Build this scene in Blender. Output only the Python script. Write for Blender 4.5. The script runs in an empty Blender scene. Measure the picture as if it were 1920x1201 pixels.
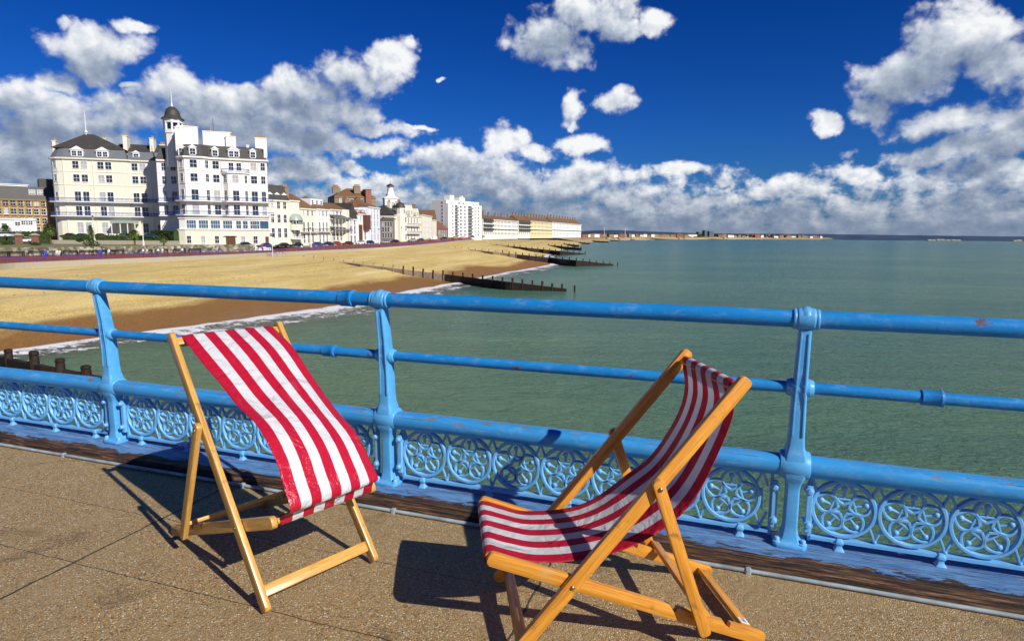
import bpy, bmesh, math, random
from math import sin, cos, pi, radians, sqrt, atan2, floor
from mathutils import Vector, Matrix, noise
R = random.Random(7)
scene = bpy.context.scene
col = scene.collection
V = Vector

# ------------------------------------------------------------------ camera
F_PX, PITCH, ROLL, EYE = 1168.98, .1356, .0072, 1.6517
camd = bpy.data.cameras.new('camera'); cam = bpy.data.objects.new('camera', camd); col.objects.link(cam)
camd.sensor_width = 36; camd.lens = 36 * F_PX / 1920; camd.clip_start = .05; camd.clip_end = 60000
cam.matrix_world = Matrix.Translation((0, 0, EYE)) @ Matrix.Rotation(pi/2 - PITCH, 4, 'X') @ Matrix.Rotation(ROLL, 4, 'Z')
scene.camera = cam
scene.render.resolution_x = 1024; scene.render.resolution_y = 640

def ray(px, py):                       # survey helper: bearing of a point seen in the photograph
    dx, dy = px - 960, py - 600.5; c, s = cos(ROLL), sin(ROLL)
    x = c*dx + s*dy; y = -s*dx + c*dy
    return V((0, cos(PITCH), -sin(PITCH))) * F_PX + V((x, 0, 0)) - V((0, sin(PITCH), cos(PITCH))) * y
def at(px, py, z):
    d = ray(px, py); return V((0, 0, EYE)) + d * ((z - EYE) / d.z)
def pt(px, py, Y):
    d = ray(px, py); return V((0, 0, EYE)) + d * (Y / d.y)
def lerp(a, b, t): return a + (b - a) * t
def table(xs, ys, x):
    if x <= xs[0]: return ys[0]
    for i in range(len(xs)-1):
        if x <= xs[i+1]: return lerp(ys[i], ys[i+1], (x-xs[i])/(xs[i+1]-xs[i]))
    return ys[-1]

# ------------------------------------------------------------------ materials
def new_mat(name):
    m = bpy.data.materials.new(name); m.use_nodes = True
    nt = m.node_tree; return m, nt, nt.nodes['Principled BSDF']
def nd(nt, typ, **kw):
    n = nt.nodes.new(typ)
    for k, v in kw.items():
        if k.startswith('i_'):
            n.inputs[k[2:].replace('_', ' ')].default_value = v
        else: setattr(n, k, v)
    return n
def ramp(nt, src, stops, interp='LINEAR'):
    r = nt.nodes.new('ShaderNodeValToRGB'); r.color_ramp.interpolation = interp
    el = r.color_ramp.elements
    while len(el) < len(stops): el.new(.5)
    for e, (p, c) in zip(el, stops):
        e.position = p; e.color = (*c, 1) if len(c) == 3 else c
    nt.links.new(src, r.inputs[0]); return r
def bw(*ps): return [(p, (v, v, v)) for p, v in ps]
def tex_noise(nt, vec, scale, detail=4, rough=.55, dist=0):
    n = nd(nt, 'ShaderNodeTexNoise'); n.inputs['Scale'].default_value = scale; n.inputs['Detail'].default_value = detail
    n.inputs['Roughness'].default_value = rough; n.inputs['Distortion'].default_value = dist
    if vec is not None: nt.links.new(vec, n.inputs['Vector'])
    return n
def mapping(nt, vec, sc):
    m = nd(nt, 'ShaderNodeMapping'); m.inputs['Scale'].default_value = sc; nt.links.new(vec, m.inputs['Vector']); return m.outputs[0]
def mixc(nt, fac, a, b, mode='MIX'):
    m = nd(nt, 'ShaderNodeMix', data_type='RGBA', blend_type=mode)
    for inp, v in ((m.inputs[0], fac), (m.inputs[6], a), (m.inputs[7], b)):
        if hasattr(v, 'links'): nt.links.new(v, inp)
        elif isinstance(v, (int, float)): inp.default_value = v
        else: inp.default_value = (*v, 1)
    return m.outputs[2]
def math_n(nt, op, a, b=None, c=None, clamp=False):
    m = nd(nt, 'ShaderNodeMath', operation=op); m.use_clamp = clamp
    for i, v in enumerate((a, b, c)):
        if v is None: continue
        if hasattr(v, 'links'): nt.links.new(v, m.inputs[i])
        else: m.inputs[i].default_value = v
    return m.outputs[0]
def bump(nt, bs, h, strength, dist, prev=None):
    b = nd(nt, 'ShaderNodeBump'); b.inputs['Strength'].default_value = strength; b.inputs['Distance'].default_value = dist
    nt.links.new(h, b.inputs['Height'])
    if prev is not None: nt.links.new(prev, b.inputs['Normal'])
    nt.links.new(b.outputs[0], bs.inputs['Normal']); return b.outputs[0]
def obj_co(nt): return nd(nt, 'ShaderNodeTexCoord').outputs['Object']

def plain(name, c, rough=.7, spec=.3, var=.12, scale=3., metal=0, bmp=0):
    m, nt, b = new_mat(name)
    co = obj_co(nt)
    n = tex_noise(nt, co, scale, 5)
    dark = tuple(x*(1-var) for x in c); lite = tuple(min(1, x*(1+var)) for x in c)
    r = ramp(nt, n.outputs['Fac'], [(.3, dark), (.7, lite)])
    nt.links.new(r.outputs[0], b.inputs['Base Color'])
    b.inputs['Roughness'].default_value = rough; b.inputs['Specular IOR Level'].default_value = spec; b.inputs['Metallic'].default_value = metal
    if bmp: bump(nt, b, tex_noise(nt, co, scale*6, 4).outputs['Fac'], .5, bmp)
    return m
def stucco(name, c, stain=(.35, .32, .28), rough=.75):
    m, nt, b = new_mat(name); co = obj_co(nt)
    n1 = tex_noise(nt, mapping(nt, co, (.35, .35, .12)), 1., 6, .65)
    n2 = tex_noise(nt, mapping(nt, co, (1.4, 1.4, .15)), 1., 5, .7)
    s = math_n(nt, 'MULTIPLY', ramp(nt, n1.outputs['Fac'], bw((.45, 0), (.75, 1))).outputs[0], ramp(nt, n2.outputs['Fac'], bw((.5, 0), (.75, 1))).outputs[0])
    base = mixc(nt, n1.outputs['Fac'], tuple(x*.93 for x in c), c)
    out = mixc(nt, math_n(nt, 'MULTIPLY', s, .6), base, stain)
    nt.links.new(out, b.inputs['Base Color']); b.inputs['Roughness'].default_value = rough
    return m
def roofm(name, c, var=.35, scale=(2, 2, 7)):
    m, nt, b = new_mat(name); co = obj_co(nt)
    n = tex_noise(nt, mapping(nt, co, scale), 1., 6, .7); n2 = tex_noise(nt, co, .35, 3)
    r = ramp(nt, n.outputs['Fac'], [(.3, tuple(x*(1-var) for x in c)), (.7, tuple(x*(1+var) for x in c))])
    nt.links.new(mixc(nt, math_n(nt, 'MULTIPLY', n2.outputs['Fac'], .5), r.outputs[0], (.11, .10, .06)), b.inputs['Base Color'])
    b.inputs['Roughness'].default_value = .6
    return m
def brickm(name, c1, c2, mort, sc=1.):
    m, nt, b = new_mat(name); co = obj_co(nt)
    sep = nd(nt, 'ShaderNodeSeparateXYZ'); nt.links.new(co, sep.inputs[0])
    cb = nd(nt, 'ShaderNodeCombineXYZ'); nt.links.new(math_n(nt, 'ADD', sep.outputs[0], sep.outputs[1]), cb.inputs[0]); nt.links.new(sep.outputs[2], cb.inputs[1])
    br = nd(nt, 'ShaderNodeTexBrick'); nt.links.new(cb.outputs[0], br.inputs['Vector'])
    br.inputs['Color1'].default_value = (*c1, 1); br.inputs['Color2'].default_value = (*c2, 1); br.inputs['Mortar'].default_value = (*mort, 1)
    br.inputs['Scale'].default_value = sc; br.inputs['Brick Width'].default_value = .25; br.inputs['Row Height'].default_value = .08; br.inputs['Mortar Size'].default_value = .01
    n = tex_noise(nt, co, .8, 5)
    nt.links.new(mixc(nt, math_n(nt, 'MULTIPLY', n.outputs['Fac'], .5), br.outputs[0], tuple(x*.5 for x in c1)), b.inputs['Base Color']); b.inputs['Roughness'].default_value = .8
    return m

def mat_blue(name, c, worn=.5, wood=False):
    m, nt, b = new_mat(name); co = obj_co(nt)
    n = tex_noise(nt, mapping(nt, co, (1.2, 3, 3)), 2.2, 5)
    base = ramp(nt, n.outputs['Fac'], [(.25, tuple(x*.88 for x in c)), (.5, c), (.78, tuple(min(1, x*1.10+.01) for x in c))]).outputs[0]
    chalk = ramp(nt, tex_noise(nt, mapping(nt, co, (.5, 1, 1)), 22, 8, .75).outputs['Fac'], bw((.52, 0), (.66, .4))).outputs[0]
    base = mixc(nt, chalk, base, tuple(min(1, x*.75+.22) for x in c))
    geo = nd(nt, 'ShaderNodeNewGeometry'); sp = nd(nt, 'ShaderNodeSeparateXYZ'); nt.links.new(geo.outputs['Normal'], sp.inputs[0])
    up = ramp(nt, sp.outputs[2], bw((.1, .25), (.8, 1))).outputs[0]
    flake_n = tex_noise(nt, mapping(nt, co, (3.5, 16, 16) if wood else (5, 7, 7)), 2.2 if wood else 3, 9, .68, .4)
    th = .575 if wood else .66
    fl = ramp(nt, flake_n.outputs['Fac'], bw((th, 0), (th+.02, 1))).outputs[0]
    zone = ramp(nt, tex_noise(nt, mapping(nt, co, (1, 2, 2)), 1.1, 3).outputs['Fac'], bw((.36, 0), (.52, 1))).outputs[0]
    crk = ramp(nt, tex_noise(nt, mapping(nt, co, (.9, 40, 60)), 3, 4, .6).outputs['Fac'], bw((.61, 0), (.65, 1))).outputs[0]
    fm = math_n(nt, 'MULTIPLY', math_n(nt, 'MULTIPLY', fl, up), zone)
    under = mixc(nt, tex_noise(nt, co, 40, 3).outputs['Fac'], (.16, .10, .09), (.33, .24, .20)) if wood else mixc(nt, tex_noise(nt, co, 40, 3).outputs['Fac'], (.30, .36, .42), (.42, .47, .45))
    base = mixc(nt, fm, base, under)
    if wood: base = mixc(nt, math_n(nt, 'MULTIPLY', crk, up), base, (.07, .06, .09))
    rn = tex_noise(nt, co, 6.5, 8, .75)
    rust = ramp(nt, rn.outputs['Fac'], bw((.64, 0), (.67, .9))).outputs[0]
    if not wood: base = mixc(nt, rust, base, (.16, .055, .02))
    nt.links.new(base, b.inputs['Base Color'])
    b.inputs['Roughness'].default_value = .38; b.inputs['Specular IOR Level'].default_value = .4
    if wood:
        gr = tex_noise(nt, mapping(nt, co, (1.5, 60, 60)), 2, 5, .6)
        p = bump(nt, b, gr.outputs['Fac'], .35, .004)
        bump(nt, b, math_n(nt, 'SUBTRACT', 1, fm), .6, .002, p)
    else:
        p = bump(nt, b, tex_noise(nt, co, 60, 5, .6).outputs['Fac'], .28, .004)
        bump(nt, b, tex_noise(nt, co, 14, 3, .5).outputs['Fac'], .25, .008, p)
    return m
M = {}
M['blue_iron'] = mat_blue('blue painted iron', (.010, .215, .56))
M['blue_post'] = mat_blue('pale blue painted iron', (.085, .37, .72))
M['blue_lattice'] = mat_blue('pale blue cast lattice paint', (.15, .44, .76))
M['blue_wood'] = mat_blue('blue painted timber rail', (.035, .285, .64), wood=True)

def mat_kerb():
    m, nt, b = new_mat('rotten timber with flaking blue paint'); co = obj_co(nt)
    sp = nd(nt, 'ShaderNodeSeparateXYZ'); nt.links.new(co, sp.inputs[0])
    grain = tex_noise(nt, mapping(nt, co, (1.1, 26, 30)), 3, 8, .7, .3)
    wood = ramp(nt, grain.outputs['Fac'], [(.36, (.006, .005, .004)), (.47, (.035, .019, .012)), (.55, (.13, .060, .028)), (.62, (.30, .155, .07)), (.72, (.38, .30, .25))]).outputs[0]
    pn = tex_noise(nt, mapping(nt, co, (2.2, 9, 9)), 2.4, 9, .68, .5)
    # the paint survives on the top, scuffed off towards the deck edge
    edge = ramp(nt, math_n(nt, 'ADD', sp.outputs[1], .22), bw((0, 0), (.04, .12), (.09, .5), (.16, .74), (.3, .76))).outputs[0]
    pm = ramp(nt, math_n(nt, 'ADD', math_n(nt, 'MULTIPLY', pn.outputs['Fac'], 1.0), math_n(nt, 'MULTIPLY', edge, .55)), bw((.69, 0), (.725, 1))).outputs[0]
    paint = ramp(nt, tex_noise(nt, mapping(nt, co, (2, 12, 12)), 3, 5).outputs['Fac'], [(.3, (.06, .22, .55)), (.7, (.22, .46, .82))]).outputs[0]
    crack = ramp(nt, tex_noise(nt, mapping(nt, co, (1.4, 38, 38)), 3.1, 5, .6).outputs['Fac'], bw((.56, 0), (.62, 1))).outputs[0]
    paint = mixc(nt, math_n(nt, 'MULTIPLY', crack, .85), paint, (.10, .07, .07))
    nt.links.new(mixc(nt, pm, wood, paint), b.inputs['Base Color']); b.inputs['Roughness'].default_value = .7
    h = math_n(nt, 'ADD', grain.outputs['Fac'], math_n(nt, 'MULTIPLY', pm, .25))
    bump(nt, b, h, 1., .035)
    return m
M['kerb'] = mat_kerb()

def mat_deck():
    m, nt, b = new_mat('exposed pebble concrete'); co = obj_co(nt)
    vo = nd(nt, 'ShaderNodeTexVoronoi'); vo.inputs['Scale'].default_value = 128; vo.inputs['Randomness'].default_value = 1; nt.links.new(co, vo.inputs['Vector'])
    vd = nd(nt, 'ShaderNodeTexVoronoi', feature='DISTANCE_TO_EDGE'); vd.inputs['Scale'].default_value = 128; nt.links.new(co, vd.inputs['Vector'])
    sp = nd(nt, 'ShaderNodeSeparateColor'); nt.links.new(vo.outputs['Color'], sp.inputs[0])
    peb = ramp(nt, sp.outputs[0], [(0, (.09, .035, .010)), (.2, (.33, .18, .055)), (.4, (.56, .38, .16)), (.58, (.42, .31, .15)), (.74, (.62, .29, .045)), (.88, (.72, .57, .32)), (.97, (.80, .74, .60))], 'LINEAR').outputs[0]
    big = tex_noise(nt, co, 1.3, 6, .6)
    fine = tex_noise(nt, co, 300, 2)
    mort = mixc(nt, fine.outputs['Fac'], (.22, .145, .06), (.50, .37, .18))
    c = mixc(nt, ramp(nt, vd.outputs['Distance'], bw((.04, 0), (.16, 1))).outputs[0], mort, peb)
    c = mixc(nt, ramp(nt, big.outputs['Fac'], bw((.35, .0), (.7, .55))).outputs[0], c, (.40, .285, .135))
    blotch = ramp(nt, tex_noise(nt, co, 3.7, 7, .7).outputs['Fac'], bw((.5, 0), (.72, .5))).outputs[0]
    c = mixc(nt, blotch, c, (.50, .38, .19))
    st_ = ramp(nt, tex_noise(nt, co, 1.9, 9, .72, .6).outputs['Fac'], bw((.57, 0), (.66, .55))).outputs[0]
    c = mixc(nt, st_, c, (.13, .085, .04))
    # joints between the slabs, with ragged edges
    sx = nd(nt, 'ShaderNodeSeparateXYZ')
    wob = tex_noise(nt, co, 9, 6, .65)
    wv = nd(nt, 'ShaderNodeVectorMath', operation='MULTIPLY_ADD'); nt.links.new(wob.outputs['Color'], wv.inputs[0]); wv.inputs[1].default_value = (.035, .035, 0); nt.links.new(co, wv.inputs[2])
    nt.links.new(wv.outputs[0], sx.inputs[0])
    def line(src, pos, w):
        d = math_n(nt, 'ABSOLUTE', math_n(nt, 'SUBTRACT', src, pos + .0175)); return math_n(nt, 'LESS_THAN', d, w)
    xs = None
    for p, w in ((-1.06, .0075), (1.21, .006), (-3.33, .006), (3.48, .006)):
        l = line(sx.outputs[0], p, w); xs = l if xs is None else math_n(nt, 'MAXIMUM', xs, l)
    left = math_n(nt, 'LESS_THAN', sx.outputs[0], -1.06); right = math_n(nt, 'GREATER_THAN', sx.outputs[0], -1.06)
    for p, w in ((-.785, .002), (-1.31, .0028), (-2.4, .004)):
        xs = math_n(nt, 'MAXIMUM', xs, line(sx.outputs[1], p, w))
    c = mixc(nt, math_n(nt, 'MULTIPLY', xs, .85), c, (.02, .013, .008))
    nt.links.new(c, b.inputs['Base Color']); 
    nt.links.new(ramp(nt, sp.outputs[1], bw((0, .75), (.75, .6), (1, .32))).outputs[0], b.inputs['Roughness'])
    h = math_n(nt, 'SUBTRACT', ramp(nt, vd.outputs['Distance'], bw((0, 0), (.3, 1))).outputs[0], math_n(nt, 'MULTIPLY', xs, 2.5))
    bump(nt, b, h, .8, .006)
    return m
M['deck'] = mat_deck()

def mat_wood(name, c0, c1, c2):
    m, nt, b = new_mat(name); co = obj_co(nt)
    oi = nd(nt, 'ShaderNodeObjectInfo')
    ad = nd(nt, 'ShaderNodeVectorMath', operation='MULTIPLY_ADD'); ad.inputs[1].default_value = (1, 1, 1); nt.links.new(co, ad.inputs[0])
    cb = nd(nt, 'ShaderNodeCombineXYZ'); 
    for i in range(3): nt.links.new(math_n(nt, 'MULTIPLY', oi.outputs['Random'], 7.3 + i*3), cb.inputs[i])
    nt.links.new(cb.outputs[0], ad.inputs[2])
    v = ad.outputs[0]
    g1 = tex_noise(nt, mapping(nt, v, (1.1, 26, 26)), 3, 6, .6, 1.2)
    g2 = tex_noise(nt, mapping(nt, v, (3, 120, 120)), 3, 3, .6)
    c = ramp(nt, g1.outputs['Fac'], [(.3, c0), (.5, c1), (.72, c2)]).outputs[0]
    c = mixc(nt, ramp(nt, g2.outputs['Fac'], bw((.50, 0), (.68, .7))).outputs[0], c, c0)
    wear = ramp(nt, tex_noise(nt, v, 5, 7, .7).outputs['Fac'], bw((.60, 0), (.75, .5))).outputs[0]
    c = mixc(nt, wear, c, (.50, .36, .2))
    grime = ramp(nt, tex_noise(nt, v, 11, 5, .7).outputs['Fac'], bw((.59, 0), (.70, .7))).outputs[0]
    c = mixc(nt, grime, c, (.13, .07, .03))
    nt.links.new(c, b.inputs['Base Color']); b.inputs['Roughness'].default_value = .36; b.inputs['Specular IOR Level'].default_value = .5
    b.inputs['Coat Weight'].default_value = .25; b.inputs['Coat Roughness'].default_value = .2
    bump(nt, b, g1.outputs['Fac'], .35, .003)
    return m
M['wood_pale'] = mat_wood('pale varnished pine', (.38, .20, .045), (.60, .335, .075), (.72, .44, .12))
M['wood_deep'] = mat_wood('honey varnished pine', (.44, .17, .022), (.68, .29, .03), (.80, .39, .055))

def mat_fabric(name, gloss, trans=.22):
    m, nt, b = new_mat(name)
    uv = nd(nt, 'ShaderNodeUVMap').outputs[0]; sp = nd(nt, 'ShaderNodeSeparateXYZ'); nt.links.new(uv, sp.inputs[0])
    edge = tex_noise(nt, uv, 30, 3); x = math_n(nt, 'ADD', math_n(nt, 'MULTIPLY', sp.outputs[0], 9), math_n(nt, 'MULTIPLY', math_n(nt, 'SUBTRACT', edge.outputs['Fac'], .5), .06))
    st = math_n(nt, 'LESS_THAN', math_n(nt, 'MODULO', x, 2.), 1.)
    dirt = tex_noise(nt, uv, 7, 6, .7)
    red = mixc(nt, dirt.outputs['Fac'], (.50, .010, .035), (.66, .018, .055)); wh = mixc(nt, dirt.outputs['Fac'], (.70, .70, .73), (.86, .86, .88))
    c = mixc(nt, st, wh, red)
    smudge = ramp(nt, tex_noise(nt, uv, 3.3, 8, .75).outputs['Fac'], bw((.58, 0), (.74, .3))).outputs[0]
    c = mixc(nt, smudge, c, (.42, .34, .33))
    nt.links.new(c, b.inputs['Base Color'])
    b.inputs['Roughness'].default_value = gloss; b.inputs['Specular IOR Level'].default_value = .5
    co = obj_co(nt)
    p = bump(nt, b, tex_noise(nt, mapping(nt, co, (1, 1, 1)), 8, 5, .55, 1.2).outputs['Fac'], .8, .03)
    wv = nd(nt, 'ShaderNodeTexWave'); wv.inputs['Scale'].default_value = 200; nt.links.new(uv, wv.inputs['Vector'])
    bump(nt, b, wv.outputs['Fac'], .06, .001, p)
    tr = nd(nt, 'ShaderNodeBsdfTranslucent'); nt.links.new(c, tr.inputs[0])
    mx = nd(nt, 'ShaderNodeMixShader'); mx.inputs[0].default_value = trans
    nt.links.new(b.outputs[0], mx.inputs[1]); nt.links.new(tr.outputs[0], mx.inputs[2]); nt.links.new(mx.outputs[0], nt.nodes['Material Output'].inputs[0])
    return m
M['vinyl'] = mat_fabric('glossy striped vinyl', .24)
M['canvas'] = mat_fabric('striped canvas', .5, .42)
M['brass'] = plain('dull brass bolt', (.45, .34, .16), .35, .5, .3, 60, 1)
M['label'] = plain('white paper label', (.8, .8, .8), .6)
M['ink'] = plain('black ink', (.03, .03, .04), .6)
M['conduit'] = plain('grey painted conduit', (.30, .36, .38), .5, .4, .3, 9, 0, .002)

def mat_sea():
    m, nt, b = new_mat('green sea water'); g = nd(nt, 'ShaderNodeNewGeometry').outputs['Position']
    big = tex_noise(nt, mapping(nt, g, (.012, .03, 1)), 1., 5, .6)
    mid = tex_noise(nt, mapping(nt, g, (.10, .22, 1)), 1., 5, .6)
    c = ramp(nt, big.outputs['Fac'], [(.30, (.068, .200, .132)), (.52, (.125, .262, .140)), (.72, (.190, .325, .165))]).outputs[0]
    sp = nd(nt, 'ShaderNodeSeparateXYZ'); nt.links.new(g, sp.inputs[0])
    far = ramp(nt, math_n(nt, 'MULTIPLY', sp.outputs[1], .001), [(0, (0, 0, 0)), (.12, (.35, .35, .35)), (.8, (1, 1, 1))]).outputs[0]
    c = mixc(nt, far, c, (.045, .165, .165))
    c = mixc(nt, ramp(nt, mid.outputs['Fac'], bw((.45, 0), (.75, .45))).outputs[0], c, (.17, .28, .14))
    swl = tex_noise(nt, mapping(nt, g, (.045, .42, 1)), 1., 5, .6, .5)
    c = mixc(nt, ramp(nt, swl.outputs['Fac'], bw((.46, 0), (.66, .30))).outputs[0], c, (.05, .13, .10))  # swell bands darkened in the water colour, standing for shading on the waves
    # sparse foam streaks and flecks
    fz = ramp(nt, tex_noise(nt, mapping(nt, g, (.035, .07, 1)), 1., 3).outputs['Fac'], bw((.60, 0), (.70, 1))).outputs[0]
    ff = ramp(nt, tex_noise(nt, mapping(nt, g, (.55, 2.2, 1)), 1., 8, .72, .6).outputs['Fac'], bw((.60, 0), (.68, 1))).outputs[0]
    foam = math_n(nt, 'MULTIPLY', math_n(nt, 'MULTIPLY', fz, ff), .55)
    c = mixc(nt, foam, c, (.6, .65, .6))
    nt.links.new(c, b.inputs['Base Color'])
    b.inputs['IOR'].default_value = 1.33; b.inputs['Roughness'].default_value = .22; b.inputs['Specular IOR Level'].default_value = .35
    w1 = tex_noise(nt, mapping(nt, g, (.35, .75, 1)), 1., 4, .6, .4)
    w2 = tex_noise(nt, mapping(nt, g, (1.7, 3.6, 1)), 1., 6, .62, .5)
    w3 = tex_noise(nt, mapping(nt, g, (7, 12, 1)), 1., 4, .6, .3)
    p = bump(nt, b, w1.outputs['Fac'], 1., 1.3)
    p = bump(nt, b, w2.outputs['Fac'], 1., .5, p)
    bump(nt, b, w3.outputs['Fac'], .8, .07, p)
    return m
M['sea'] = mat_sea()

def mat_wash():
    m, nt, b = new_mat('breaking foam and sandy wash')
    uv = nd(nt, 'ShaderNodeUVMap').outputs[0]; sp = nd(nt, 'ShaderNodeSeparateXYZ'); nt.links.new(uv, sp.inputs[0])
    g = nd(nt, 'ShaderNodeNewGeometry').outputs['Position']
    n = tex_noise(nt, mapping(nt, g, (.7, .9, 1)), 1., 9, .75, .8); n2 = tex_noise(nt, mapping(nt, g, (.12, .12, 1)), 1., 3)
    t = sp.outputs[0]                                        # 0 on the shingle, 1 out at sea
    prof = ramp(nt, t, bw((0, .32), (.04, .70), (.15, .80), (.25, .58), (.42, .44), (.55, .50), (.75, .25), (1, 0))).outputs[0]
    s = math_n(nt, 'ADD', math_n(nt, 'MULTIPLY', n.outputs['Fac'], 1.0), math_n(nt, 'ADD', math_n(nt, 'MULTIPLY', prof, .62), math_n(nt, 'MULTIPLY', math_n(nt, 'SUBTRACT', n2.outputs['Fac'], .5), .35)))
    foam = ramp(nt, s, bw((.80, 0), (.88, 1))).outputs[0]
    c = mixc(nt, foam, (.20, .15, .085), (.82, .83, .84))
    nt.links.new(c, b.inputs['Base Color']); nt.links.new(mixc(nt, foam, (.15, .15, .15), (.8, .8, .8)), b.inputs['Roughness'])
    a0 = ramp(nt, t, bw((0, .0), (.03, .6), (.25, .62), (.6, .25), (1, 0))).outputs[0]
    al = math_n(nt, 'MAXIMUM', math_n(nt, 'MULTIPLY', a0, ramp(nt, n2.outputs['Fac'], bw((.2, .6), (.6, 1))).outputs[0]), foam)
    nt.links.new(al, b.inputs['Alpha'])
    bump(nt, b, n.outputs['Fac'], .6, .12)
    return m
M['wash'] = mat_wash()

def mat_beach():
    m, nt, b = new_mat('golden shingle'); g = nd(nt, 'ShaderNodeNewGeometry').outputs['Position']
    uv = nd(nt, 'ShaderNodeUVMap').outputs[0]; sp = nd(nt, 'ShaderNodeSeparateXYZ'); nt.links.new(uv, sp.inputs[0])
    n = tex_noise(nt, g, 6.5, 4, .9); n2 = tex_noise(nt, mapping(nt, g, (.08, .03, .1)), 1., 6, .6); n3 = tex_noise(nt, g, .5, 5, .7)
    dry = ramp(nt, n.outputs['Fac'], [(.36, (.17, .10, .022)), (.45, (.54, .38, .105)), (.56, (.80, .60, .20)), (.65, (1., .90, .55))]).outputs[0]
    dry = mixc(nt, ramp(nt, n2.outputs['Fac'], bw((.42, 0), (.64, .6))).outputs[0], dry, (.76, .60, .27))
    dry = mixc(nt, ramp(nt, n3.outputs['Fac'], bw((.55, 0), (.75, .4))).outputs[0], dry, (.38, .24, .09))
    bd = tex_noise(nt, mapping(nt, uv, (16, .9, 1)), 1., 6, .65, .4)
    dry = mixc(nt, ramp(nt, bd.outputs['Fac'], bw((.38, .38), (.50, 0))).outputs[0], dry, (.36, .24, .075))
    dry = mixc(nt, ramp(nt, bd.outputs['Fac'], bw((.56, 0), (.70, .5))).outputs[0], dry, (.86, .74, .46))
    wet = ramp(nt, n.outputs['Fac'], [(.3, (.10, .045, .010)), (.55, (.30, .145, .030)), (.72, (.55, .34, .11))]).outputs[0]
    t = math_n(nt, 'ADD', math_n(nt, 'MULTIPLY', sp.outputs[0], ramp(nt, math_n(nt, 'MULTIPLY', sp.outputs[1], .05), bw((.45, 1), (.62, .76))).outputs[0]), math_n(nt, 'MULTIPLY', math_n(nt, 'SUBTRACT', n2.outputs['Fac'], .5), .30))
    c = mixc(nt, ramp(nt, t, bw((.795, 0), (.855, 1))).outputs[0], dry, wet)
    c = mixc(nt, ramp(nt, math_n(nt, 'MULTIPLY', sp.outputs[1], .05), bw((.58, 0), (.72, .75))).outputs[0], c, (.26, .20, .11))
    nt.links.new(c, b.inputs['Base Color']); nt.links.new(ramp(nt, t, bw((.85, .85), (1., .35))).outputs[0], b.inputs['Roughness'])
    bump(nt, b, n.outputs['Fac'], .7, .10)
    return m
M['beach'] = mat_beach()

def mat_grass(name, a, c_):
    m, nt, b = new_mat(name); g = nd(nt, 'ShaderNodeNewGeometry').outputs['Position']
    n = tex_noise(nt, g, .35, 8, .75); nt.links.new(ramp(nt, n.outputs['Fac'], [(.35, a), (.65, c_)]).outputs[0], b.inputs['Base Color']); b.inputs['Roughness'].default_value = .9
    return m
M['lawn'] = mat_grass('dry lawn grass', (.10, .12, .03), (.30, .24, .08))
M['land'] = mat_grass('inland ground', (.10, .10, .07), (.20, .19, .14))
M['prom'] = plain('red brown tarmac', (.25, .075, .05), .85, .2, .25, .5)
M['road'] = plain('asphalt', (.07, .07, .075), .85, .2, .2, .4)
M['concrete'] = stucco('weathered concrete', (.42, .38, .28), (.14, .13, .09))
def mat_flint():
    m, nt, b = new_mat('flint rubble'); co = nd(nt, 'ShaderNodeNewGeometry').outputs['Position']
    v = nd(nt, 'ShaderNodeTexVoronoi'); v.inputs['Scale'].default_value = 1.6; nt.links.new(co, v.inputs['Vector'])
    s = nd(nt, 'ShaderNodeSeparateColor'); nt.links.new(v.outputs['Color'], s.inputs[0])
    c = ramp(nt, s.outputs[0], [(0, (.06, .06, .05)), (.5, (.22, .20, .14)), (1, (.50, .47, .38))]).outputs[0]
    nt.links.new(mixc(nt, ramp(nt, tex_noise(nt, co, .3, 4).outputs['Fac'], bw((.45, 0), (.65, .7))).outputs[0], c, (.09, .10, .04)), b.inputs['Base Color']); b.inputs['Roughness'].default_value = .9
    return m
M['flint'] = mat_flint()
M['cream'] = stucco('cream stucco', (.80, .77, .63), (.55, .48, .33))
M['white'] = stucco('white stucco', (.88, .86, .80), (.50, .48, .46))
M['offwhite'] = stucco('off white stucco', (.76, .73, .62), (.40, .36, .28))
M['bluewhite'] = stucco('cool white stucco', (.76, .81, .90))
M['yellow'] = stucco('pale yellow stucco', (.80, .68, .36))
M['greystucco'] = stucco('grey stucco', (.26, .24, .22))
M['sandstone'] = stucco('brown stone', (.27, .20, .12), (.10, .08, .05))
M['trim'] = plain('white trim paint', (.82, .82, .82), .5, .4, .04)
M['slate'] = roofm('slate roof', (.034, .034, .040))
M['lead'] = roofm('lead grey roof', (.15, .165, .20), .2)
M['tile'] = roofm('brown tile roof', (.22, .11, .045))
M['redtile'] = roofm('red tile roof', (.26, .075, .04))
M['domem'] = roofm('dark dome', (.035, .028, .03))
M['brick'] = brickm('yellow and red brick', (.40, .22, .07), (.33, .13, .05), (.3, .25, .17))
M['redbrick'] = brickm('red brick', (.34, .10, .055), (.26, .075, .045), (.3, .25, .2))
M['yellowbrick'] = plain('yellow brick pilaster', (.46, .32, .10), .85, .2, .2, 2)
M['pot'] = plain('clay chimney pot', (.50, .30, .11), .8, .2, .25, 2)
M['redpot'] = plain('red clay chimney pot', (.36, .09, .05), .8, .2, .25, 2)
M['glass'] = plain('dark window glass', (.022, .028, .04), .08, .8, .5, .3)
M['curtain'] = plain('net curtain behind glass', (.42, .42, .42), .25, .5, .2, .6)
M['seaglass'] = plain('blue tinted glazing', (.05, .11, .17), .1, .8, .3, .3)
M['ironwork'] = plain('blue painted balcony iron', (.05, .08, .27), .5, .4, .1)
M['promrail'] = plain('dark blue railing paint', (.035, .04, .30), .45, .4, .15)
M['darkiron'] = plain('black painted iron', (.02, .02, .025), .5)
M['darkwood'] = plain('tarred timber', (.026, .015, .010), .8, .3, .5, 2.5, 0, .05)
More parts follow.
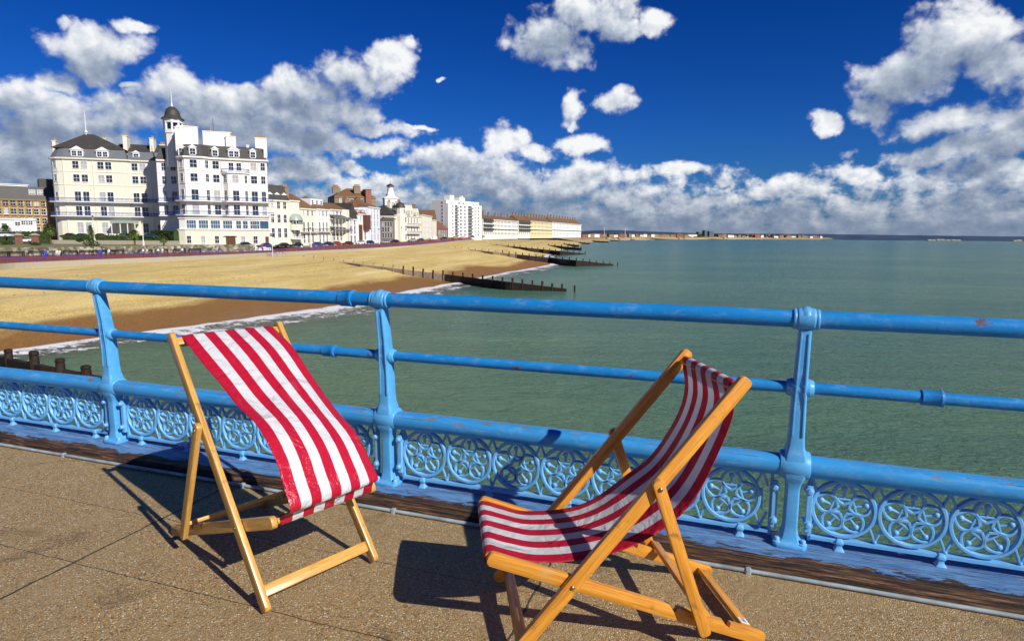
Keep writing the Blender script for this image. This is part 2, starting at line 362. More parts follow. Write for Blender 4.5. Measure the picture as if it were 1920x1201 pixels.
M['greywood'] = plain('sun bleached timber', (.33, .26, .19), .85, .2, .3, 2.5, 0, .05)
M['leaf'] = plain('hedge leaves', (.035, .065, .015), .7, .3, .4, 2)
M['palm'] = plain('palm leaves', (.10, .15, .035), .6, .3, .4, 1.5)
M['bark'] = plain('palm bark', (.13, .09, .05), .9, .2, .3, 4)
M['awning'] = plain('grey green glass canopy', (.33, .40, .36), .3, .5, .15)
M['awnwhite'] = plain('white canvas awning', (.75, .75, .72), .7)
M['hill'] = plain('haze blue far hills', (.045, .075, .13), .9, .1, .3, .004)  # the blue of distant haze is put into the hill colour
M['tyre'] = plain('black tyre rubber', (.015, .015, .015), .8)
M['signblue'] = plain('blue sign enamel', (.03, .06, .35), .4)
M['bronze'] = plain('brown painted door', (.13, .055, .03), .5)

# ------------------------------------------------------------------ mesh helpers
class MB:
    def __init__(s): s.v, s.f, s.m, s.uv = [], [], [], {}
    def add(s, vs, fs, m=0):
        o = len(s.v); s.v += [tuple(v) for v in vs]
        for f in fs: s.f.append(tuple(i+o for i in f)); s.m.append(m)
        return s
    def box(s, x0, x1, y0, y1, z0, z1, m=0):
        vs = [(x0,y0,z0),(x1,y0,z0),(x1,y1,z0),(x0,y1,z0),(x0,y0,z1),(x1,y0,z1),(x1,y1,z1),(x0,y1,z1)]
        return s.add(vs, [(0,3,2,1),(4,5,6,7),(0,1,5,4),(1,2,6,5),(2,3,7,6),(3,0,4,7)], m)
    def rings(s, rings, m=0, cap=True, closed=True):
        n = len(rings[0]); vs = [p for r in rings for p in r]; fs = []
        for i in range(len(rings)-1):
            for j in range(n if closed else n-1):
                k = (j+1) % n; fs.append((i*n+j, i*n+k, (i+1)*n+k, (i+1)*n+j))
        if cap: fs.append(tuple(range(n))[::-1]); fs.append(tuple((len(rings)-1)*n + j for j in range(n)))
        return s.add(vs, fs, m)
    def prism(s, outline, z0, z1, m=0, top=None):
        t = top or outline
        return s.rings([[(x, y, z0) for x, y in outline], [(x, y, z1) for x, y in t]], m)
    def tube(s, pts, r, n=8, m=0, cap=True):
        pts = [V(p) for p in pts]; rs = r if isinstance(r, (list, tuple)) else [r]*len(pts)
        t0 = (pts[1]-pts[0]).normalized(); up = V((0,0,1)) if abs(t0.z) < .9 else V((1,0,0))
        rg = []
        for i, p in enumerate(pts):
            t = (pts[min(i+1, len(pts)-1)] - pts[max(i-1, 0)]).normalized()
            a = t.cross(up).normalized(); b = a.cross(t)
            rg.append([p + (a*cos(2*pi*k/n) + b*sin(2*pi*k/n))*rs[i] for k in range(n)])
        return s.rings(rg, m, cap)
    def lathe(s, prof, n=12, m=0, c=(0,0,0)):
        return s.rings([[(c[0]+r*cos(2*pi*k/n), c[1]+r*sin(2*pi*k/n), c[2]+z) for k in range(n)] for r, z in prof], m)
    def sphere(s, c, r, n=10, m=0, sx=1, sy=1, sz=1):
        rg = []
        for i in range(n//2+1):
            a = -pi/2 + pi*i/(n//2); rr = max(cos(a), 1e-3)
            rg.append([(c[0]+r*sx*rr*cos(2*pi*k/n), c[1]+r*sy*rr*sin(2*pi*k/n), c[2]+r*sz*sin(a)) for k in range(n)])
        return s.rings(rg, m)
    def mesh(s, name, mats, smooth=False):
        me = bpy.data.meshes.new(name); me.from_pydata(s.v, [], s.f); me.update()
        for m in mats: me.materials.append(m)
        if len(mats) > 1: me.polygons.foreach_set('material_index', s.m)
        bm = bmesh.new(); bm.from_mesh(me); bmesh.ops.recalc_face_normals(bm, faces=bm.faces); bm.to_mesh(me); bm.free()
        if smooth: shade(me)
        return me
    def build(s, name, mats, parent=None, smooth=False):
        if not isinstance(mats, (list, tuple)): mats = [mats]
        return link(name, s.mesh(name, mats, smooth), parent)
def shade(me, ang=40):
    me.polygons.foreach_set('use_smooth', [True]*len(me.polygons))
    me.update()
    try: me.set_sharp_from_angle(angle=radians(ang))
    except Exception: pass
def link(name, me, parent=None, loc=None):
    o = bpy.data.objects.new(name, me); col.objects.link(o)
    if parent: o.parent = parent
    if loc is not None: o.location = loc
    return o
def bevel(me, w, seg=2):
    bm = bmesh.new(); bm.from_mesh(me)
    ed = [e for e in bm.edges if len(e.link_faces) == 2 and e.calc_face_angle(0) > .6]
    bmesh.ops.bevel(bm, geom=ed, offset=w, segments=seg, affect='EDGES', profile=.5, clamp_overlap=True)
    bm.to_mesh(me); bm.free()
def tag(o, label=None, cat=None, group=None, kind=None):
    if label: o['label'] = label
    if cat: o['category'] = cat
    if group: o['group'] = group
    if kind: o['kind'] = kind
    return o
def thing(name, loc, rz, label, cat, group=None):
    o = bpy.data.objects.new(name, None); col.objects.link(o); o.location = loc; o.rotation_euler = (0, 0, rz); o.empty_display_size = .3
    return tag(o, label, cat, group)
def copy_tree(o, parent=None):
    c = o.copy(); col.objects.link(c)
    if parent: c.parent = parent; c.matrix_parent_inverse = o.matrix_parent_inverse
    for ch in KIDS.get(o.name, [x for x in o.children]): copy_tree(ch, c)
    return c
KIDS = {}
def setuv(me, uvs):
    l = me.uv_layers.new(name='UVMap')
    for lp in me.loops: l.data[lp.index].uv = uvs[lp.vertex_index]

# ================================================================== PIER
RA = -.3319; PO = V((-.777, 3.847, 0)); SP = 2.3603
rail = thing('pier_railing', PO, RA, 'blue painted pier railing with pierced iron panels behind both deckchairs', 'railing')
def yoff(z): return table([0, .5, .9, 1.26], [0, -.0106, -.0111-.008, -.0722], z)
K0, K1 = -3, 3
def post_mesh():
    mb = MB()
    secs = [(.072,.080,.078),(.088,.080,.078),(.094,.060,.060),(.113,.044,.050),(.17,.034,.044),(.37,.032,.042),(.405,.036,.044),(.43,.046,.056),(.455,.054,.064),(.545,.054,.064),(.575,.048,.056),(.61,.039,.050),(.66,.036,.047),(.9,.032,.042),(1.21,.028,.037)]
    rg = []
    for z, hx, hy in secs:
        y = yoff(z); c = min(hx, hy)*.22
        rg.append([(x, yy+y, z) for x, yy in ((-hx+c,-hy),(hx-c,-hy),(hx,-hy+c),(hx,hy-c),(hx-c,hy),(-hx+c,hy),(-hx,hy-c),(-hx,-hy+c))])
    mb.rings(rg)
    # raised ribs down both front edges
    for sx in (-1, 1):
        rg = []
        for z in (.66, .8, 1.0, 1.19):
            hx = table([.66, 1.21], [.036, .028], z); y = yoff(z) - table([.66, 1.21], [.05, .038], z)
            x = sx*(hx-.012); rg.append([(x-.005, y-.003, z), (x+.005, y-.003, z), (x+.005, y+.004, z), (x-.005, y+.004, z)])
        mb.rings(rg)
    y = yoff(1.258)
    mb.sphere((0, y, 1.262), .056, 16, 0, .8, 1, 1.06)
    def collar(y, z, prof):
        n = 20; mb.rings([[(x, y+r*cos(2*pi*k/n), z+r*sin(2*pi*k/n)) for k in range(n)] for x, r in prof])
    for s in (1,):
        collar(y, 1.258, [(-.060,.046),(-.057,.051),(-.047,.052),(-.043,.048),(-.036,.055),(.036,.055),(.043,.048),(.047,.052),(.057,.051),(.060,.046)])
        collar(yoff(.905), .905, [(-.064,.034),(-.061,.040),(-.05,.042),(-.045,.046),(.045,.046),(.05,.042),(.061,.040),(.064,.034)])
        collar(-.0106, .502, [(-.072,.064),(-.069,.069),(-.060,.070),(-.054,.073),(.054,.073),(.060,.070),(.069,.069),(.072,.064)])
    me = mb.mesh('post', [M['blue_post']]); bevel(me, .004, 2); shade(me, 35); return me
pm = post_mesh()
bolt_mb = MB(); bolt_mb.lathe([(.0, 0), (.021, 0), (.021, .008), (.014, .010), (.014, .024), (.011, .028), (0.001, .029)], 10)
bolt_me = bolt_mb.mesh('bolt', [M['blue_lattice']], True)
bolt_me.transform(Matrix.Rotation(pi/2, 4, 'X'))
for k in range(K0, K1+1):
    p = link('post', pm, rail, (k*SP, 0, 0))
    if -1 <= k <= 2:
        for sx in (-1, 1):
            mb = MB(); mb.box(-.014, .014, -.012, .012, .15, .405); me = mb.mesh('strap', [M['blue_lattice']]); bevel(me, .004)
            st = link('strap', me, p, (sx*.082, -.012, 0))
            for z in (.195, .375): link('bolt', bolt_me, st, (0, -.010, z))
        for sx, sy in ((-.062, -.05), (.062, -.05)):
            link('base_bolt', bolt_me, p, (sx, sy, .090)).rotation_euler = (-pi/2, 0, 0)
def railtube(name, z, y, r, mat, x0, x1, seg=.25, n=20, prof=None, wob=.0015):
    mb = MB(); N = max(2, int((x1-x0)/seg)); rg = []
    for i in range(N+1):
        x = lerp(x0, x1, i/N); ring = []
        dz = wob*noise.noise(V((x*1.7, z*9, 0))); dy = wob*noise.noise(V((x*1.7, z*9, 5)))
        for k in range(n):
            a = 2*pi*k/n
            if prof: yy, zz = prof(a)
            else: yy, zz = r*cos(a), r*sin(a)
            ring.append((x, y+yy+dy, z+zz+dz))
        rg.append(ring)
    mb.rings(rg); return mb.build(name, mat, rail, True)
def dprof(a):         # timber rail: round below, flattened top
    r = .063; y, z = r*cos(a), r*sin(a)
    return y*1.02, (z if z < .028 else .028 + (z-.028)*.55)
for k in range(K0, K1):
    a, b = k*SP, (k+1)*SP
    t = railtube('top_rail', 1.258, yoff(1.258), .043, M['blue_iron'], a+.05, b-.05)
    mrl = railtube('middle_rail', .905, yoff(.905), .0295, M['blue_iron'], a+.04, b-.04)
    railtube('bottom_rail', .502, -.0106, .06, M['blue_wood'], a+.06, b-.06, .05, 28, dprof, .004)
def sleeve(par, x, y, z, r):
    mb = MB(); n = 18
    mb.rings([[(x+dx, y+rr*cos(2*pi*k/n), z+rr*sin(2*pi*k/n)) for k in range(n)] for dx, rr in [(-.045, r),(-.042, r+.008),(.03, r+.008),(.034, r+.011),(.045, r+.010),(.048, r)]])
    return mb.build('pipe_sleeve', M['blue_iron'], par, True)
sleeve(rail, -.235, yoff(1.258), 1.258, .043)
sleeve(rail, -.415, yoff(.905), .905, .0295)
sleeve(rail, 2.93, yoff(.905), .905, .0295)

# lattice panels
def arc(c, r, a0, a1, n): return [(c[0]+r*cos(lerp(a0, a1, i/n)), c[1]+r*sin(lerp(a0, a1, i/n))) for i in range(n+1)]
def panel_mesh():
    mb = MB()
    def sweep(pts, w, dep, taper=None):
        P = [V((p[0], p[1])) for p in pts]; rg = []
        for i, p in enumerate(P):
            t = (P[min(i+1, len(P)-1)] - P[max(i-1, 0)]).normalized(); n_ = V((-t.y, t.x))
            ww = w if taper is None else w*lerp(taper[0], taper[1], i/(len(P)-1))
            hw, hd = ww/2, dep/2
            rg.append([(p.x+n_.x*a, b, p.y+n_.y*a) for a, b in ((-hw,-hd*.6),(-hw*.6,-hd),(hw*.6,-hd),(hw,-hd*.6),(hw,hd),(-hw,hd))])
        mb.rings(rg)
    Rr = .143; cz = .288; xs = [.235 + .3035*i + .008 for i in range(7)]
    for cx in xs:
        c = (cx, cz)
        n = 36; rg = []
        for i in range(n):
            a = 2*pi*i/n
            rg.append([(cx+(Rr+da)*cos(a), b, cz+(Rr+da)*sin(a)) for da, b in ((-.0105,-.008),(-.006,-.015),(.006,-.015),(.0105,-.008),(.0105,.010),(-.0105,.010))])
        rg.append(rg[0]); mb.rings(rg, 0, False)
        for k in range(5):
            a = k*2*pi/5 + pi/2
            for s in (-1, 1):
                pts = []
                for i in range(11):
                    t = i/10; r = lerp(.026, Rr-.003, t); q_ = min(1, max(0, t)); w = s*.049*sin(pi*q_**.92)**.85 if 0 < t < 1 else 0
                    pts.append((cx + r*cos(a) - w*sin(a), cz + r*sin(a) + w*cos(a)))
                sweep(pts, .0150, .019)
            ca_, sa_ = cos(a), sin(a)
            cr_ = .054; sweep([(cx+cr_*ca_-.030*sa_, cz+cr_*sa_+.030*ca_), (cx+cr_*ca_+.030*sa_, cz+cr_*sa_-.030*ca_)], .0105, .015)
            sweep([(cx+.054*ca_, cz+.054*sa_), (cx+.104*ca_, cz+.104*sa_)], .0090, .013, (.9, 1.6))
            mb.sphere((cx+.107*ca_, -.002, cz+.107*sa_), .0160, 8, 0, 1, .8, 1)
    gaps = [xs[0]-.152] + [x+.1518 for x in xs]
    for gx in gaps:
        for sz in (-1, 1):
            e = cz + sz*(.163 if sz < 0 else .158)
            for s in (-1, 1):
                sweep([(gx + s*.030, cz+sz*.072), (gx+s*.020, cz+sz*.10), (gx+s*.008, cz+sz*.130), (gx, e)], .011, .015)
            mb.sphere((gx, 0, e - sz*.012), .012, 8)
        sweep([(gx, cz-.055), (gx, cz+.055)], .015, .014)
    # frame bars
    mb.box(.10, SP-.10, -.022, .020, .112, .128); mb.box(.10, SP-.10, -.012, .012, .443, .452)
    mb.box(.088, .104, -.012, .012, .10, .45); mb.box(SP-.104, SP-.088, -.012, .012, .10, .45)
    me = mb.mesh('lattice_panel', [M['blue_lattice']]); shade(me, 50); return me
lpm = panel_mesh()
foot_mb = MB(); foot_mb.rings([[(x*s_, y*s_, z) for x, y in ((-1,-1),(1,-1),(1,1),(-1,1))] for s_, z in ((.026, .070), (.020, .080), (.014, .090), (.013, .102), (.019, .108), (.018, .122), (.011, .134))])
foot_me = foot_mb.mesh('panel_foot', [M['blue_lattice']]); bevel(foot_me, .003); shade(foot_me)
for k in range(K0, K1):
    lp = link('lattice_panel', lpm, rail, (k*SP, .012, 0))
    for x in (.235, .68, 1.18, 1.68, 2.12):
        link('foot', foot_me, lp, (x, -.014, 0))

# kerb timber
def kerb():
    prof = [(-.222, -.01), (-.222, .012), (-.217, .034), (-.205, .050), (-.175, .060), (-.14, .066), (-.09, .070), (-.05, .072), (0, .073), (.06, .073), (.12, .07), (.135, .05), (.135, -.3), (-.222, -.3)]
    L0, L1, n = -9.0, 9.0, 1100; mb = MB(); rg = []
    for i in range(n+1):
        x = lerp(L0, L1, i/n); r = []
        for j, (y, z) in enumerate(prof):
            if 0 < j < 11:
                e = table([-.222, -.15, .14], [1, .45, .12], y)
                g = noise.fractal(V((x*2.2, y*16, z*30)), 1., 2.2, 5)
                g2 = noise.noise(V((x*.9, y*30, 3)))
                y2 = y + e*.016*g + e*.010*g2; z2 = z + e*.014*noise.fractal(V((x*3, y*24, 7)), 1, 2.1, 5)
                gap = max(0, noise.noise(V((x*1.1, 4.2, 0))) - .22)
                z2 -= e*gap*.035; y2 += e*gap*.05
                r.append((x, y2, z2))
            else: r.append((x, y, z))
        rg.append(r)
    mb.rings(rg); o = mb.build('kerb_beam', M['kerb']); shade(o.data, 60)
    o.location = PO; o.rotation_euler = (0, 0, RA)
    return tag(o, 'rotten timber kerb beam with flaking blue paint under the railing', 'timber beam')
kerb()
cd = thing('cable_conduit', PO, RA, 'thin grey pipe clipped along the deck in front of the timber kerb', 'pipe')
mb = MB(); mb.tube([(x*.2, -.262 + .006*noise.noise(V((x*.13, 1, 1))), .014 + .004*abs(noise.noise(V((x*.2, 3, 1))))) for x in range(-45, 46)], .0105, 12); mb.build('pipe', M['conduit'], cd, True)
for x in (-2.6, -.95, .17, 2.16, 3.5):
    mb = MB(); mb.box(-.014, .014, -.014, .016, -.006, .030); me = mb.mesh('clip', [M['conduit']]); bevel(me, .006)
    link('clip', me, cd, (x, -.262, 0))
# deck
mb = MB(); mb.box(-14, 14, -9, -.224, -.35, 0)
dk = mb.build('pier_deck', M['deck']); dk.location = PO; dk.rotation_euler = (0, 0, RA); tag(dk, kind='structure')
mb = MB()
for i in range(-6, 7): mb.box(i*2.36-.12, i*2.36+.12, -9, .1, -.9, -.352)
for yy in (-8, -4.2, -.25):
    for i in range(-2, 3): mb.lathe([(.16, -12), (.16, -.9)], 10, 0, (i*5.2, yy, 0))
sub = mb.build('pier_girders', M['darkiron']); sub.location = PO; sub.rotation_euler = (0, 0, RA); tag(sub, kind='structure')

# ================================================================== DECKCHAIRS
LM = {}
def bar(name, p0, p1, wdir, w, t, mat, parent, round0=True, round1=True, notches=(), bev=.003):
    p0, p1 = V(p0), V(p1); X = (p1-p0); L = X.length; X.normalize(); W = V(wdir); W = (W - X*W.dot(X)).normalized(); Y = W.cross(X)
    hw = w/2; out = []
    def cap(x, s, rnd):
        k = 5 if rnd else 1; r = hw*.75 if rnd else hw*.15
        pts = []
        for i in range(k+1): a = pi/2*i/k; pts.append((x - s*r + s*r*sin(a), -hw + r - r*cos(a)))
        for i in range(k+1): a = pi/2*i/k; pts.append((x - s*r + s*r*cos(a), hw - r + r*sin(a)))
        return pts
    right = cap(L, 1, round1); left = cap(0, -1, round0)
    out = right[:]
    for nx in sorted(notches, reverse=True):      # sawn notches on the upper edge
        out += [(nx+.028, hw), (nx+.004, hw-.020), (nx-.006, hw-.020), (nx-.006, hw)]
    out += left[::-1]
    mb = MB(); mb.rings([[(x, -t/2, z) for x, z in out], [(x, t/2, z) for x, z in out]])
    me = mb.mesh(name, [mat]); bevel(me, bev, 2); shade(me, 30)
    o = link(name, me, parent)
    LM[o.name] = mm = Matrix(((X.x, Y.x, W.x, p0.x), (X.y, Y.y, W.y, p0.y), (X.z, Y.z, W.z, p0.z), (0, 0, 0, 1))); o.matrix_local = mm
    return o
def catmull(pts, n):
    P = [V(p) for p in pts]; P = [P[0]*2-P[1]] + P + [P[-1]*2-P[-2]]; fine = []
    for i in range(1, len(P)-2):
        for j in range(16):
            t = j/16; a, b, c, d = P[i-1], P[i], P[i+1], P[i+2]
            fine.append(.5*((2*b) + (c-a)*t + (2*a-5*b+4*c-d)*t*t + (3*b-a-3*c+d)*t**3))
    fine.append(P[-2]); s = [0]
    for i in range(1, len(fine)): s.append(s[-1] + (fine[i]-fine[i-1]).length)
    out = []; k = 0
    for i in range(n):
        t = s[-1]*i/(n-1)
        while k < len(s)-2 and s[k+1] < t: k += 1
        f = (t-s[k])/max(1e-9, s[k+1]-s[k]); out.append(fine[k].lerp(fine[k+1], f))
    return out
def deckchair(loc, h, b, pv1, pv2, q, near, wood, fab, profN, profF, label, amp, tagged):
    L1, L2, PP, w = 1.4507, 1.2029, .6319, .5997
    root = thing('deckchair', (loc[0], loc[1], 0), h, label, 'deckchair')
    S = lambda t: V((L2*(1-t)*cos(b), 0, .02 + L2*(1-t)*sin(b)))
    pv = S(pv2); d = pv1*L1; sa = pv.z/d; ca = sqrt(1-sa*sa); foot = V((pv.x + d*ca, 0, 0))
    Rr = lambda t: foot + V((-ca, 0, sa))*(t*L1)
    rd = V((-ca, 0, sa)); rp = V((sa, 0, ca)); sd = V((cos(b), 0, sin(b))); sp_ = V((-sin(b), 0, cos(b)))
    Y = lambda p, y: V((p.x, y, p.z))
    prop = Rr(PP); qb = S(q); pd = (qb-prop).normalized(); pp = V((-pd.z, 0, pd.x))
    for s in (-1, 1):
        lr = bar('back_rail', Y(Rr(.016), s*.286), Y(Rr(1.0), s*.286), rp, .054, .027, wood, root)
        bar('seat_rail', Y(S(1.0), s*.2565), Y(S(-.005), s*.2565), sp_, .055, .027, wood, root, notches=(L2*(1-q)-.01, L2*(1-q)-.13, L2*(1-q)+.11))
        pr = bar('prop', Y(prop - pd*.035, s*.3145), Y(qb + pd*.035, s*.3145), pp, .046, .026, wood, root)
        for o_, y, c in ((lr, .302, S(pv2)), (pr, .330, prop)):
            mb = MB(); mb.sphere((0, 0, 0), .0095, 12, 0, 1, .6, 1)
            me = mb.mesh('bolt', [M['brass']], True); bo = link('bolt', me, o_)
            bo.location = LM[o_.name].inverted() @ Y(c, s*y)
    Yv = V((0, 1, 0))
    bar('foot_board', Y(Rr(.075), -.272), Y(Rr(.075), .272), rd, .052, .020, wood, root, False, False)
    bar('top_bar', Y(Rr(.965)+rp*.0, -.272), Y(Rr(.965), .272), rd, .040, .020, wood, root, False, False)
    cb = bar('prop_crossbar', Y(qb + sp_*.040, -.301), Y(qb + sp_*.040, .301), sd, .042, .019, wood, root, False, False)
    rs = bar('rear_stretcher', Y(S(.955), -.243), Y(S(.955), .243), sp_ if False else sd, .050, .020, wood, root, False, False)
    if tagged:
        mb = MB(); mb.box(.40, .44, .0102, .0112, -.018, .018); lb = mb.build('label', M['label'], rs); lb['label'] = 'small white printed sticker'
        mb = MB()
        for i in range(7): mb.box(.404+i*.0044, .406+i*.0044, .0114, .0117, -.010, .010)
        # face it upwards on the stretcher
        ik = mb.build('print', M['ink'], lb)
    mb = MB(); mb.tube([Y(S(.0), -.244), Y(S(.0), .244)], .0135, 14); mb.build('front_dowel', wood, root, True)
    # sling
    NU, NV = 110, 46; A = catmull(profN, NU); B = catmull(profF, NU); vs = []; uvs = []; hwf = .235
    for i in range(NU):
        for j in range(NV):
            t = j/(NV-1); e = near*hwf*(1-2*t)     # t=0 near side
            p = A[i].lerp(B[i], t); u, v = p.x, p.y
            f = i/(NU-1); env = sin(pi*min(1, f*1.02))**.6 if f < .98 else 0
            k = amp*env*(noise.noise(V((f*3.1, t*2.2, amp*90))) + .6*noise.noise(V((f*7, t*5, 3+amp*40))))
            nx = V((A[min(i+1, NU-1)].x - A[max(i-1, 0)].x, A[min(i+1, NU-1)].y - A[max(i-1, 0)].y)).normalized()
            wob = .008*env*noise.noise(V((f*6, 9*(1 if t > .5 else 0), amp*77)))*abs(2*t-1)**3
            curl = -.010*env*abs(2*t-1)**4
            nar = 1 + .028*cos(2*pi*f)*(0 if f > .9 else 1)
            vs.append((u - nx.y*(k+curl), e*nar*(1) + wob, v + nx.x*(k+curl))); uvs.append((t, f))
    fs = [(i*NV+j, i*NV+j+1, (i+1)*NV+j+1, (i+1)*NV+j) for i in range(NU-1) for j in range(NV-1)]
    mb = MB(); mb.add(vs, fs); me = mb.mesh('sling', [fab]); setuv(me, uvs); shade(me, 180)
    o = link('sling', me, root); o['label'] = 'red and white striped sling'
    sm = o.modifiers.new('thick', 'SOLIDIFY'); sm.thickness = .0016
    return root, Rr, S
def wrap(c, r, a0, a1, n): return [(c[0]+r*cos(lerp(a0, a1, i/n)), c[1]+r*sin(lerp(a0, a1, i/n))) for i in range(n+1)]
# left chair: sling blown forward by the wind
def frame_pts(b, pv1, pv2):
    L1, L2 = 1.4507, 1.2029; px = L2*(1-pv2)*cos(b); pz = .02+L2*(1-pv2)*sin(b); d = pv1*L1; sa = pz/d; ca = sqrt(1-sa*sa); fx = px+d*ca
    return (fx - ca*L1*.965, sa*L1*.965), (L2*cos(b), .02+L2*sin(b)), sa, ca
tb, dw, sa, ca = frame_pts(.3495, .2872, .2463)
topw = [(tb[0]-.02, tb[1]-.03), (tb[0]-.022, tb[1]+.005), (tb[0]-.008, tb[1]+.026), (tb[0]+.014, tb[1]+.022)]
bot = [(dw[0]+.032, dw[1]+.026), (dw[0]+.024, dw[1]+.004), (dw[0]+.014, dw[1]-.018), (dw[0]-.008, dw[1]-.022), (dw[0]-.022, dw[1]-.006), (dw[0]-.018, dw[1]+.014)]
pn = topw + [(.482,1.035),(.755,.906),(1.0,.812),(1.135,.705),(1.20,.60),(1.243,.53),(1.232,.492),(1.19,.474)] + bot
pf = topw + [(.474,1.054),(.682,.919),(.877,.793),(1.045,.695),(1.145,.585),(1.195,.505),(1.19,.478),(1.165,.468)] + bot
deckchair((-1.6958, 3.4516), -.7139, .3495, .2872, .2463, .73, -1, M['wood_pale'], M['vinyl'], pn, pf,
          'deckchair with its glossy striped sling blown forward, on the left by the middle railing post', .008, False)
tb, dw, sa, ca = frame_pts(.3483, .2813, .2814)
topw = [(tb[0]-.006, tb[1]-.04), (tb[0]-.020, tb[1]-.01), (tb[0]-.016, tb[1]+.018), (tb[0]+.004, tb[1]+.024), (tb[0]+.020, tb[1]+.002)]
bot = [(1.045,.424), (dw[0]-.024, dw[1]+.014), (dw[0], dw[1]+.0185), (dw[0]+.018, dw[1]+.004), (dw[0]+.016, dw[1]-.030), (dw[0]+.006, dw[1]-.038), (dw[0]-.014, dw[1]-.014), (dw[0]-.03, dw[1]-.004)]
pn = topw + [(.182,.968),(.251,.771),(.345,.60),(.46,.498),(.625,.423),(.78,.396),(.93,.396)] + bot
pf = topw + [(.189,.944),(.233,.808),(.339,.649),(.46,.552),(.606,.444),(.74,.399),(.93,.392)] + bot
deckchair((1.0142, 2.6196), -3.0313, .3483, .2813, .2814, .7455, 1, M['wood_deep'], M['canvas'], pn, pf,
          'honey coloured deckchair seen side on, striped seat sagging, near the right railing post', .004, True)

# ================================================================== SEA, BEACH, LAND
ZS = -8.5
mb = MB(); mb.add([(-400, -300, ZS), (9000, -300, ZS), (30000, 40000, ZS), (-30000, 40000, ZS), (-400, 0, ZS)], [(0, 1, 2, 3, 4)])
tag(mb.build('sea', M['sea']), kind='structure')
def D_(px, py, Y): return pt(px, py, Y)
W = [V((-135, -120, -3.5)), V((-112, -30, -3.5))] + [at(x, y, -3.5) for x, y in ((-200, 508), (27, 494), (160, 488.3), (304, 483), (430, 477.7), (566, 471.2), (630, 468.5), (700, 465.3))] + \
    [D_(770, 460.5, 250), D_(800, 457.6, 290), D_(830, 454.7, 345), D_(880, 449.4, 450), D_(945, 444.3, 650), D_(1010, 442.2, 900), D_(1100, 441.8, 1300), D_(1250, 442.7, 2100), D_(1420, 444.3, 3000), D_(1550, 445.4, 3600)]
Sh = [V((-90, -120, ZS)), V((-66, -30, ZS))] + [at(x, y, ZS) for x, y in ((-250, 706), (0, 664), (230, 631), (470, 599), (650, 572), (760, 548), (860, 530), (945, 513), (1035, 496), (1022, 482), (1045, 471), (1075, 461), (1110, 454), (1160, 450.8), (1230, 449.4), (1330, 448.6), (1450, 448.6), (1565, 448.9))]
n_ = len(W)
assert len(Sh) == n_, (len(Sh), n_)
def polyl(P, u):
    i = min(int(u), len(P)-2); f = u - i
    if i >= 10 and False: return P[i].lerp(P[i+1], f)
    a = P[max(i-1, 0)]; b = P[i]; c = P[i+1]; d = P[min(i+2, len(P)-1)]
    cm = .5*((2*b) + (c-a)*f + (2*a-5*b+4*c-d)*f*f + (3*b-a-3*c+d)*f**3)
    return b.lerp(c, f).lerp(cm, .5)
def beach_pt(u, t):
    w = polyl(W, u); s = polyl(Sh, u); wh = table([3, 5, 7, 9, 11, 14, 20], [.85, .75, .6, .55, .5, .25, .1], u)
    z0 = w.z - wh
    p = w.lerp(s, t); zz = table([0, .1, .45, .62, .8, 1.0, 1.25], [0, .02, .20, .32, .62, 1.0, 1.6], t)
    z = z0 + (ZS - .0 - z0)*zz
    return V((p.x, p.y, z))
mb = MB(); vs = []; uvs = []; NU, NT = 420, 60
for i in range(NU+1):
    u = (n_-1)*i/NU
    for j in range(NT+1):
        t = 1.25*j/NT; p = beach_pt(u, t)
        d = p.length; e = sin(pi*min(1, t))
        k = .22*noise.fractal(V((p.x*.06, p.y*.06, 0)), 1, 2, 3)*e + .10*noise.noise(V((p.x*.35, p.y*.35, 2)))*min(1, t*5)
        step = .16*sin((t*9 + .8*noise.noise(V((p.x*.03, p.y*.03, 7))))*pi)*e*(1 if t > .35 else .3)
        vs.append((p.x, p.y, p.z + k + step)); uvs.append((t, u))
fs = [(i*(NT+1)+j, (i+1)*(NT+1)+j, (i+1)*(NT+1)+j+1, i*(NT+1)+j+1) for i in range(NU) for j in range(NT)]
mb.add(vs, fs); me = mb.mesh('beach', [M['beach']]); setuv(me, uvs); shade(me, 180)
tag(link('beach', me), kind='structure')
# foam ribbon where the waves run up
vs = []; uvs = []; NT = 14; NU2 = 560
for i in range(NU2+1):
    u = (n_-1.5)*i/NU2; a = beach_pt(u, .9); b = beach_pt(u, 1.0); s = polyl(Sh, u); w = polyl(W, u)
    d = (s-w); d.z = 0; d.normalize(); wid = table([0, 4, 6, 7.2, 8, 10, 14, 20], [9, 10, 19, 17, 14, 11, 9, 10], u) * (1+.35*noise.noise(V((u*2.3, 0, 0)))); off = 1.2*noise.noise(V((u*5, 3, 0)))
    for j in range(NT+1):
        t = j/NT; p = s + d*(-1.5 + off + t*wid)
        vs.append((p.x, p.y, ZS + .03 + .10*sin(pi*min(1, t*2.6))*(1 if t < .38 else 0) + .05*(1-t))); uvs.append((t, u))
fs = [(i*(NT+1)+j, (i+1)*(NT+1)+j, (i+1)*(NT+1)+j+1, i*(NT+1)+j+1) for i in range(NU2) for j in range(NT)]
mb = MB(); mb.add(vs, fs); me = mb.mesh('sea_foam', [M['wash']]); setuv(me, uvs); shade(me, 180)
tag(link('sea_foam', me), 'white foam of small waves running up the shingle beach', 'foam', kind='stuff')

